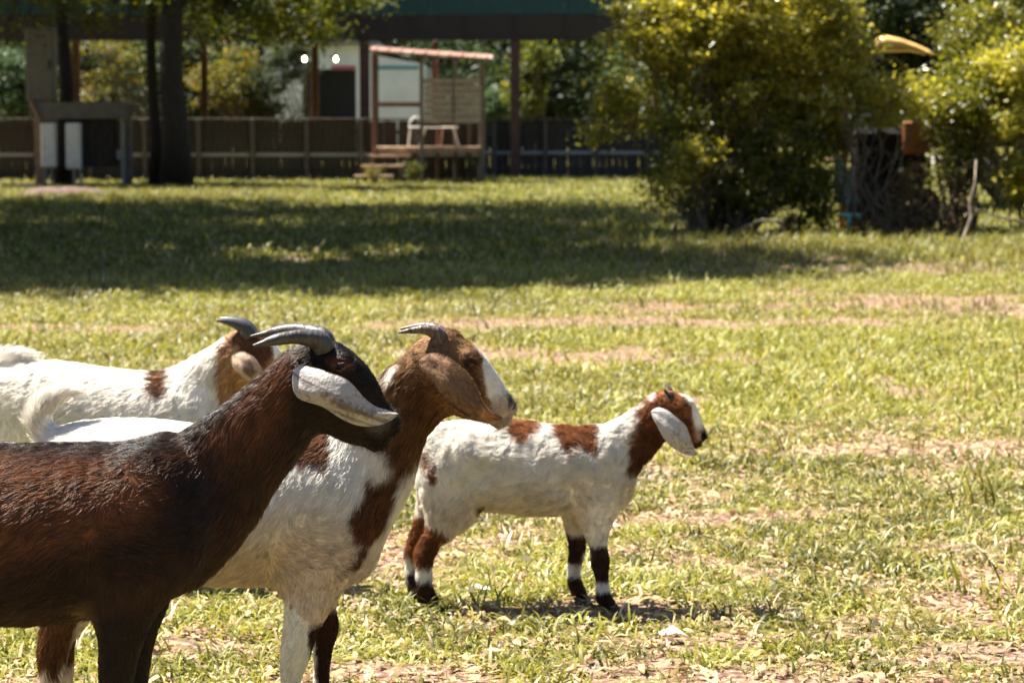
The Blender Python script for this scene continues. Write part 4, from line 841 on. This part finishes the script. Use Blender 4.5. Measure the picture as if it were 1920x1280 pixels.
for px, lb in ((630, 'glowing round bulb hanging in front of the white building header'), (571, 'glowing round bulb half hidden by leaves left of the other')):
    c = P(px, 111, 56); t = thing('hanging_lamp', lb, 'lamp', tuple(c))
    mb = MB(); mb.tube([(0, 0, -.055), (0, 0, -.045), (0, 0, 0), (0, 0, .04), (0, 0, .06)], [.008, .024, .036, .024, .012], 12); mb.build('bulb', M_lamp, t, True)
    mb = MB(); mb.tube([(0, 0, .062), (0, 0, .13)], .022, 8); mb.build('socket', M_dark, t); mb = MB(); mb.tube([(0, 0, .13), (0, 0, 1.0)], .006, 5); mb.build('cord', M_dark, t)
# ---------------------------------------------------------------- white building
Yw = 72; s_ = scale_at(Yw); c = P(640, 222, Yw); wb = thing('white_building', 'white walled building with wide dark opening behind the fence', 'building', (c.x, Yw, 0))
def q(px): return P(px, 200, Yw).x-c.x
def zz(py): return P(640, py, Yw).z
def wall(x0, x1, z0, z1, m=M_white, nm='wall', y=0, d=.15, parent=None): return MB().box(((x0+x1)/2, y, (z0+z1)/2), (x1-x0, d, z1-z0)).build(nm, m, parent or wb)
H_ = zz(86)
wall(q(498), q(568), 0, H_); wall(q(668), q(700), 0, H_); wall(q(568), q(668), zz(130), H_); wall(q(498)-.0, q(498)+.15, 0, H_-.01, y=4, d=7.8)
mb = MB(); xg0, xg1 = q(700), q(797)
mb.add([(xg0, -.075, 0), (xg1, -.075, 0), (xg1, -.075, zz(121)), (xg0, -.075, zz(103)), (xg0, .075, 0), (xg1, .075, 0), (xg1, .075, zz(121)), (xg0, .075, zz(103))], [(0, 1, 2, 3), (7, 6, 5, 4), (0, 4, 5, 1), (1, 5, 6, 2), (2, 6, 7, 3), (3, 7, 4, 0)]); mb.build('wall', M_white, wb)
wall(q(797)-.15, q(797)+.002, 0, zz(121)-.03, y=4, d=7.8)
wall(q(706), q(785), zz(131), zz(124), mat('teal_trim', (.10, .30, .33), .5), 'stripe', -.085, .02); wall(q(622), q(668), zz(131), zz(124), mat('pink_trim', (.45, .12, .14), .5), 'stripe', -.09, .03)
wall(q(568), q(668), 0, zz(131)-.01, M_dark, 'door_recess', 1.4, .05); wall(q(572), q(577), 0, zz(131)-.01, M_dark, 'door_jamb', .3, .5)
for k in range(9): wall(q(498)+.01, q(567.5), .35+k*.24, .362+k*.24, M_rail, 'siding_lap', -.079, .012)
mb = MB(); mb.box((q(604), 4, H_+.08), (q(710)-q(498), 8.8, .08), Matrix.Rotation(.0, 3, 'X')); mb.build('roof', M_roofin, wb)
# ---------------------------------------------------------------- small booth with deck and steps
Yk = 46.0; sk = scale_at(Yk); c = P(800, 340, Yk); bt = thing('viewing_booth', 'small open booth on a raised deck with sloping red tin roof', 'booth', (c.x, Yk, 0))
def bx(px, Y=Yk): return P(px, 300, Y).x-c.x
def bz(py, Y=Yk): return P(800, py, Y).z
dz = bz(278)
nb = 6
for k in range(nb):
    pl = MB().box((0, 0, 0), (bx(905)-bx(702), .205, .045), bev=.006).build('deck_plank', M_plank, bt); pl.location = ((bx(905)+bx(702))/2, .10+k*.212, dz)
wall_ = MB().box(((bx(905)+bx(702))/2, -.02, dz-.03), (bx(905)-bx(702)+.02, .03, .10), bev=.004).build('fascia', M_plank, bt)
for px, Yo, m, w_, top in ((702,0,M_redst2,.08,96),(906,0,M_grey,.08,113),(791,0,M_grey,.07,104),(700,1.22,M_beam,.07,96),(900,1.22,M_grey,.08,112),(817,1.22,M_redst2,.06,106),(851,1.22,M_grey,.07,108)):
    z = bz(top)-.05; MB().box((bx(px), Yo-.06 if Yo == 0 else Yo, z/2), (w_, w_, z), bev=.006).build('post', m, bt)
for yy, m in ((-.065, M_redst2), (1.22, M_redst2)): MB().bar((bx(704), yy, bz(196)), (bx(788), yy, bz(196)), .06, .08).build('rail', m, bt)
for k in range(7):                       # grey slatted back board
    z0 = bz(231)+k*(bz(146)-bz(231))/7; h_ = (bz(146)-bz(231))/7-.018
    MB().box((bx(849), -.12, z0+h_/2), (bx(902)-bx(796), .022, h_), bev=.003).build('slat', M_slat, bt).rotation_euler = (0, random.gauss(0, .004), 0)
MB().box((bx(851), -.145, (bz(110)+bz(236))/2), (.045, .03, bz(110)-bz(236))).build('batten', M_grey, bt)
za, zb_ = bz(97), bz(113); n_ = 10; xa, xb = bx(696), bx(924)
for k in range(n_):                      # tin roof sheets with a thick rolled edge
    t0, t1 = k/n_, (k+1)/n_; x0, x1 = xa+(xb-xa)*t0, xa+(xb-xa)*t1; z0, z1 = za+(zb_-za)*t0, za+(zb_-za)*t1
    mb = MB(); mb.bar((x0+.004, 1.05, z0), (x1-.004, 1.05, z1), 3.0, .035) if False else mb.add([(x0+.003,-.45,z0+.02),(x1-.003,-.45,z1+.02),(x1-.003,.75,z1+.12),(x0+.003,.75,z0+.12),(x0+.003,-.45,z0-.025),(x1-.003,-.45,z1-.025),(x1-.003,.75,z1+.08),(x0+.003,.75,z0+.08)], [(0,1,2,3),(7,6,5,4),(0,4,5,1),(1,5,6,2),(2,6,7,3),(3,7,4,0)])
    mb.tube([(( x0+x1)/2, -.47, (z0+z1)/2+.02), ((x0+x1)/2, .75, (z0+z1)/2+.125)], .02, 6); mb.build('roof_sheet', M_tin, bt)
for (p0, p1, py, Yo) in ((691,768,293,-.35),(677,757,312,-.65),(663,737,331,-.95)):
    z = P(700, py, Yk+Yo).z; x0, x1 = P(p0, 300, Yk+Yo).x-c.x, P(p1, 300, Yk+Yo).x-c.x
    MB().box(((x0+x1)/2, Yo+.15, z), (x1-x0, .30, .045), bev=.006).build('step', M_plank, bt)
    for xx in (x0+.06, x1-.06): MB().box((xx, Yo+.15, z/2-.012), (.05, .22, z-.05)).build('step_support', M_grey, bt)
# white table and bent metal chair on the deck
fz = dz+.0235
def furn(lab, nm, cat, px, yo): return thing(nm, lab, cat, (c.x+bx(px), Yk+yo, fz))
t = furn('low white slatted table with splayed legs on the booth deck', 'table', 'table', 822, .62); zt_ = bz(240)-fz
for k in range(5): MB().box((0, -.16+k*.08, zt_), (.72, .066, .025), bev=.004).build('slat', M_wpaint, t)
for sx in (-1, 1):
    for sy in (-1, 1): mb = MB(); mb.tube([(sx*.27, sy*.13, zt_-.013), (sx*.38, sy*.17, 0)], .014, 8); mb.build('leg', M_wpaint, t)
for px, yo, lb in ((777, .6, 'white metal chair with rounded back at the left end of the deck table'), (838, .95, 'tan wooden stool behind the white deck table')):
    t = furn(lb, 'chair' if px < 800 else 'stool', 'chair' if px < 800 else 'stool', px, yo); m = M_wpaint if px < 800 else M_plank; hs = .37
    MB().box((0, 0, hs), (.26, .30, .03), bev=.01).build('seat', m, t)
    for sx in (-1, 1):
        for sy in (-1, 1): mb = MB(); mb.tube([(sx*.10, sy*.12, hs-.015), (sx*.14, sy*.15, 0)], .012, 8); mb.build('leg', m, t)
    if px < 800: mb = MB(); mb.tube([(.13*math.cos(a_), .14, hs+.0+.2*math.sin(a_)) for a_ in np.linspace(0, math.pi, 14)], .013, 8); mb.build('backrest', m, t)
shrub('weed', 'leafy weed growing beside the booth steps', c.x+bx(775), Yk-.75, [B(778,318,Yk-.75,16,.12,16)], L_mid, .06, 300, .05, 6, 8, sr=.008, cat='plant')
shrub('weed', 'yellowish grass clump in front of the booth steps', c.x+bx(705), Yk-1.3, [B(703,325,Yk-1.3,18,.10,12)], L_autumn, .05, 260, .05, 6, 8, sr=.006, cat='plant')
shrub('weed', 'pale weed leaning out from under the booth deck', c.x+bx(885), Yk-.3, [B(884,320,Yk-.3,9,.10,18)], L_mid, .06, 160, .04, 5, 6, sr=.008, cat='plant')
# ---------------------------------------------------------------- utility rack on the left
Yu = 42.5; c = P(150, 345, Yu); ur = thing('utility_rack', 'timber rack carrying two white utility boxes, under the trees at left', 'utility rack', (c.x, Yu, 0))
def ux(px): return P(px, 300, Yu).x-c.x
def uz(py): return P(150, py, Yu).z
M_tan = mat('tan_timber', (.42, .29, .19), .8, n1=(9, (.28, .19, .12), .4, .65)); M_gr2 = mat('grey_timber', (.16, .15, .135), .85, n1=(9, (.12, .115, .10), .4, .65), bump=.3)
MB().bar((ux(74), 0, 0), (ux(73), 0, uz(200)), .12, .12).build('post', M_tan, ur)
MB().bar((ux(241), 0, 0), (ux(241), 0, uz(200)), .12, .12).build('post', M_gr2, ur)
MB().box(((ux(60)+ux(245))/2, -.13, uz(209)), (ux(245)-ux(60), .05, uz(196)-uz(224)), bev=.008).build('crossbeam', M_gr2, ur)
MB().box(((ux(62)+ux(245))/2, .02, uz(194)), (ux(245)-ux(62)+.03, .34, .04), bev=.006).build('top_board', M_gr2, ur)
MB().bar((ux(62), -.17, uz(190)), (ux(80), -.17, uz(228)), .12, .04).build('brace', M_tan, ur)
for px, w_, y0, y1, px2 in ((95,.27,231,314,93),(142,.27,231,317,147)):
    b_ = MB().box((ux(px), -.16, (uz(y0)+uz(y1))/2), (w_, .14, uz(y0)-uz(y1)), bev=.02).build('meter_box', M_wpaint, ur)
    MB().box((ux(px), -.238, (uz(y0)+uz(y1))/2), (w_*.82, .014, (uz(y0)-uz(y1))*.9), bev=.006).build('lid', M_wpaint, b_)
    mb = MB(); mb.tube([(ux(px2)-.05, -.16, 0), (ux(px2)-.05, -.16, uz(y1)+.01)], .025, 8); mb.tube([(ux(px2)+.06, -.16, 0), (ux(px2)+.06, -.16, uz(y1)+.01)], .018, 8); mb.build('conduit', M_rail, b_)
mb = MB(); mb.tube([(ux(234), -.18, 0), (ux(234), -.18, uz(230))], .03, 8); mb.build('conduit', M_rail, ur)
mb = MB(); mb.box((ux(228), -.2, uz(290)), (.09, .09, .16), bev=.01); mb.build('switch_box', M_rail, ur)
MB().box((ux(165), .12, uz(268)), (1.05, .03, .85), bev=.004).build('back_board', M_fence, ur)
cb = thing('grey_cabinet', 'tall grey metal cabinet standing on the utility rack, its corner sunlit', 'cabinet', (c.x+ux(80), Yu+.03, uz(193)+.021))
hh = uz(55)-uz(193); MB().box((0, 0, hh/2), (.50, .30, hh), bev=.02).build('case', mat('cabinet_grey', (.15, .15, .15), .5, n1=(4, (.10, .10, .10), .4, .7)), cb)
MB().box((0, -.16, hh/2), (.44, .015, hh*.92), bev=.005).build('door', M_gr2, cb); MB().box((.17, -.18, hh/2), (.025, .03, .14), bev=.005).build('handle', M_dark, cb)
# small mounds and stones near the rack
for k, (px, py, w_, lb) in enumerate([(60,357,.55,'low rounded heap of reddish earth left of the white boxes'),(115,370,.75,'flat heap of reddish earth in front of the white boxes'),(172,440,.12,'small reddish stone lying in the shaded grass'),(280,404,.14,'flat reddish stone in the grass below the trunks')]):
    g_ = gx(px, py); bm_ = MB(); n1_, n2_ = 16, 6; vs = []; fs = []
    for i in range(n2_+1):
        for j in range(n1_):
            a_ = 2*math.pi*j/n1_; e = i/n2_*math.pi/2; rr_ = w_*math.cos(e)*(1+.18*math.sin(3*a_+k)+.1*math.sin(7*a_)); vs.append((rr_*math.cos(a_), .5*rr_*math.sin(a_), w_*.22*math.sin(e)*(1+.1*math.sin(5*a_))-.01))
    for i in range(n2_):
        for j in range(n1_): fs.append((i*n1_+j, i*n1_+(j+1) % n1_, (i+1)*n1_+(j+1) % n1_, (i+1)*n1_+j))
    bm_.add(vs, fs); o = bm_.build('stone' if w_ < .2 else 'earth_mound', mat('red_earth', (.15, .085, .068), .9, n1=(12, (.08, .05, .04), .4, .6), bump=.6, bscale=30), None, True); o.location = g_; tag(o, lb, 'stone' if w_ < .2 else 'mound')
# ---------------------------------------------------------------- old machine with curved yellow roof among the shrubs
Ym = 26.6; sm = scale_at(Ym); c = P(1670, 450, Ym); mc = thing('yard_machine', 'old dark machine with curved yellow canopy roof parked in the shrubs', 'machine', (c.x, Ym, 0), -.12)
def mx_(px): return P(px, 300, Ym).x-c.x
def mz(py): return P(1670, py, Ym).z
M_yel = mat('yellow_paint', (.80, .50, .16), .45, n1=(5, (.5, .27, .06), .5, .7)); M_org = mat('orange_paint', (.36, .12, .03), .5, n1=(7, (.16, .06, .02), .4, .65)); M_blk = mat('black_metal', (.012, .011, .012), .9, spec=.2); M_rub = mat('tyre_rubber', (.02, .02, .02), .85, bump=.3)
mb = MB(); prof = [(-.31, .10), (-.29, .185), (-.20, .20), (-.05, .165), (.10, .11), (.23, .05), (.28, .015)]; vs = []; n_ = len(prof)
for yy in (-.5, -.45, .45, .5):
    for (u, z) in prof:
        e = .03 if abs(yy) > .47 else 0; vs.append((mx_(1692)+u*1.02, yy, mz(104)+z-e))
for yy in (-.5, .5):
    for (u, z) in prof: vs.append((mx_(1692)+u*1.02, yy, mz(104)+min(z-.01, .02+.03*(z > .1))))
fs = [(a_*n_+i, a_*n_+i+1, (a_+1)*n_+i+1, (a_+1)*n_+i) for a_ in range(3) for i in range(n_-1)]
fs += [(i, 4*n_+i, 4*n_+i+1, i+1) for i in range(n_-1)]+[(3*n_+i, 3*n_+i+1, 5*n_+i+1, 5*n_+i) for i in range(n_-1)]+[(4*n_+i, 5*n_+i, 5*n_+i+1, 4*n_+i+1) for i in range(n_-1)]+[(0, n_, 2*n_, 3*n_, 5*n_, 4*n_), (n_-1, 5*n_-1, 6*n_-1, 4*n_-1, 3*n_-1, 2*n_-1)]
mb.add(vs, fs); mb.build('canopy', M_yel, mc, True)
for px in (1645, 1732):
    for yy in (-.42, .42): MB().bar((mx_(px), yy, mz(300)), (mx_(px), yy, mz(104)), .05, .05).build('canopy_post', M_blk, mc)
MB().box(((mx_(1600)+mx_(1742))/2, .02, (mz(430)+mz(240))/2), (mx_(1742)-mx_(1600), .9, mz(240)-mz(430)), bev=.06).build('body', M_blk, mc)
MB().box((mx_(1714), -.46, mz(258)), (.30, .05, .36), bev=.02).build('side_panel', M_org, mc); MB().box((mx_(1690), -.30, mz(175)), (.5, .04, .30), bev=.02).build('guard_panel', M_org, mc)
MB().box((mx_(1645), -.05, mz(222)), (.34, .40, .10), bev=.03).build('seat', M_blk, mc)
MB().bar((mx_(1580), -.40, mz(430)), (mx_(1585), -.40, mz(150)), .06, .07).build('mast', M_org, mc); MB().bar((mx_(1566), -.42, mz(258)), (mx_(1566), -.42, mz(205)), .09, .03).build('mast_plate', M_yel, mc)
for px, yy in ((1632,-.42),(1715,-.42),(1632,.46),(1715,.46)):
    t0 = MB(); R_ = .26
    for a_ in range(24):
        th = 2*math.pi*a_/24; t0.add([(mx_(px)+rr_*math.cos(t_), yy+dy_, .26+rr_*math.sin(t_)) for (t_, rr_, dy_) in ((th, R_, -.09), (th+.262, R_, -.09), (th+.262, R_, .09), (th, R_, .09), (th, .14, -.10), (th+.262, .14, -.10), (th+.262, .14, .10), (th, .14, .10))], [(0, 1, 2, 3), (0, 4, 5, 1), (2, 6, 7, 3), (4, 7, 6, 5)])
    w_ = t0.build('wheel', M_rub, mc); mb = MB(); mb.tube([(mx_(px), yy-.07, .26), (mx_(px), yy+.07, .26)], .138, 16); mb.build('rim', M_blk, w_)
# pale blue sheet hanging beside the machine and turquoise tap
mb = MB(); sh = []; nn_ = 10
Yq = 25.7
for i in range(nn_+1):
    t_ = i/nn_; l = P(1563+3*t_, 262+120*t_, Yq); r_ = P(1568+44*t_**1.2, 262+118*t_, Yq)
    for j in range(5): u = j/4; sh.append(l.lerp(r_, u)+Vector((0, .05*math.sin(u*9+t_*2)*t_, 0)))
k_ = len(sh); sh2 = [v+Vector((0, .012, 0)) for v in sh]; fs = []
for i in range(nn_):
    for j in range(4): a_ = i*5+j; fs += [(a_, a_+1, a_+6, a_+5), (k_+a_, k_+a_+5, k_+a_+6, k_+a_+1)]
for i in range(nn_): fs += [(i*5, i*5+5, k_+i*5+5, k_+i*5), (i*5+4, k_+i*5+4, k_+i*5+9, i*5+9)]
o = mb.add(sh, fs) if False else mb.add(sh+sh2, fs).build('sheet', mat('pale_blue_sheet', (.42, .58, .62), .6, n1=(9, (.25, .36, .40), .4, .65)), None, True); tag(o, 'pale blue sheet hanging in a narrow wedge left of the dark machine', 'sheet')
mb = MB(); a_ = P(1575, 403, 24.3); b_ = P(1614, 404, 24.3); m_ = P(1592, 405, 24.3); f_ = Vector((m_.x, m_.y, 0))
tp = thing('turquoise_pipe', 'short turquoise T-shaped pipe standing at the foot of the machine', 'pipe', tuple(f_)); Mtq = mat('turquoise_plastic', (.08, .28, .31), .4)
mb.tube([a_-f_, b_-f_], .022, 10); mb.build('cross_pipe', Mtq, tp, True); mb = MB(); mb.tube([m_-f_, Vector((0, 0, 0))], .018, 10); mb.build('upright_pipe', Mtq, tp, True)
# bare branches at the foot of the shrubs
def branch(label, pts, r, m=M_barkp):
    W = [P(*p) for p in pts]; mb = MB(); mb.tube(W, [r*(1-.7*i/(len(W)-1)) for i in range(len(W))], 7); o = mb.build('branch', m, None, True); tag(o, label, 'branch')
branch('pale crooked branch rising from the ground right of the machine', [(1788,474,23.2),(1808,445,23.2),(1822,405,23.3),(1818,380,23.3),(1828,345,23.3),(1830,300,23.4)], .022)
branch('pale dead branch lying to the right of the crooked one', [(1925,418,24.2),(1890,410,24.2),(1840,396,24.3),(1800,382,24.4)], .020)
branch('fallen pale branch resting under the big shrub', [(1475,440,24.1),(1462,415,24.1),(1430,412,24.1),(1395,425,24.1),(1368,442,24.0)], .018)
branch('thin bare twig crossing low in front of the machine', [(1660,395,25),(1640,380,25),(1612,330,25),(1640,310,25)], .010)
branch('thin bare sapling stem right of the machine', [(1765,445,24.4),(1758,380,24.4),(1772,330,24.4),(1766,290,24.5)], .014, M_bark)
# pale gravel drive far off to the right
g0, g1_ = gx(1700, 306), gx(2300, 306); g2_, g3_ = gx(1700, 294), gx(2300, 294)
o = obj('gravel_drive', mesh_np('gravel_drive', [(g0.x, g0.y, .004), (g1_.x, g1_.y, .004), (g3_.x, g3_.y, .004), (g2_.x, g2_.y, .004)], [(0, 1, 2, 3)], mat('gravel', (.50, .47, .43), .9, n1=(30, (.35, .32, .29), .4, .6)))); tag(o, kind='structure')
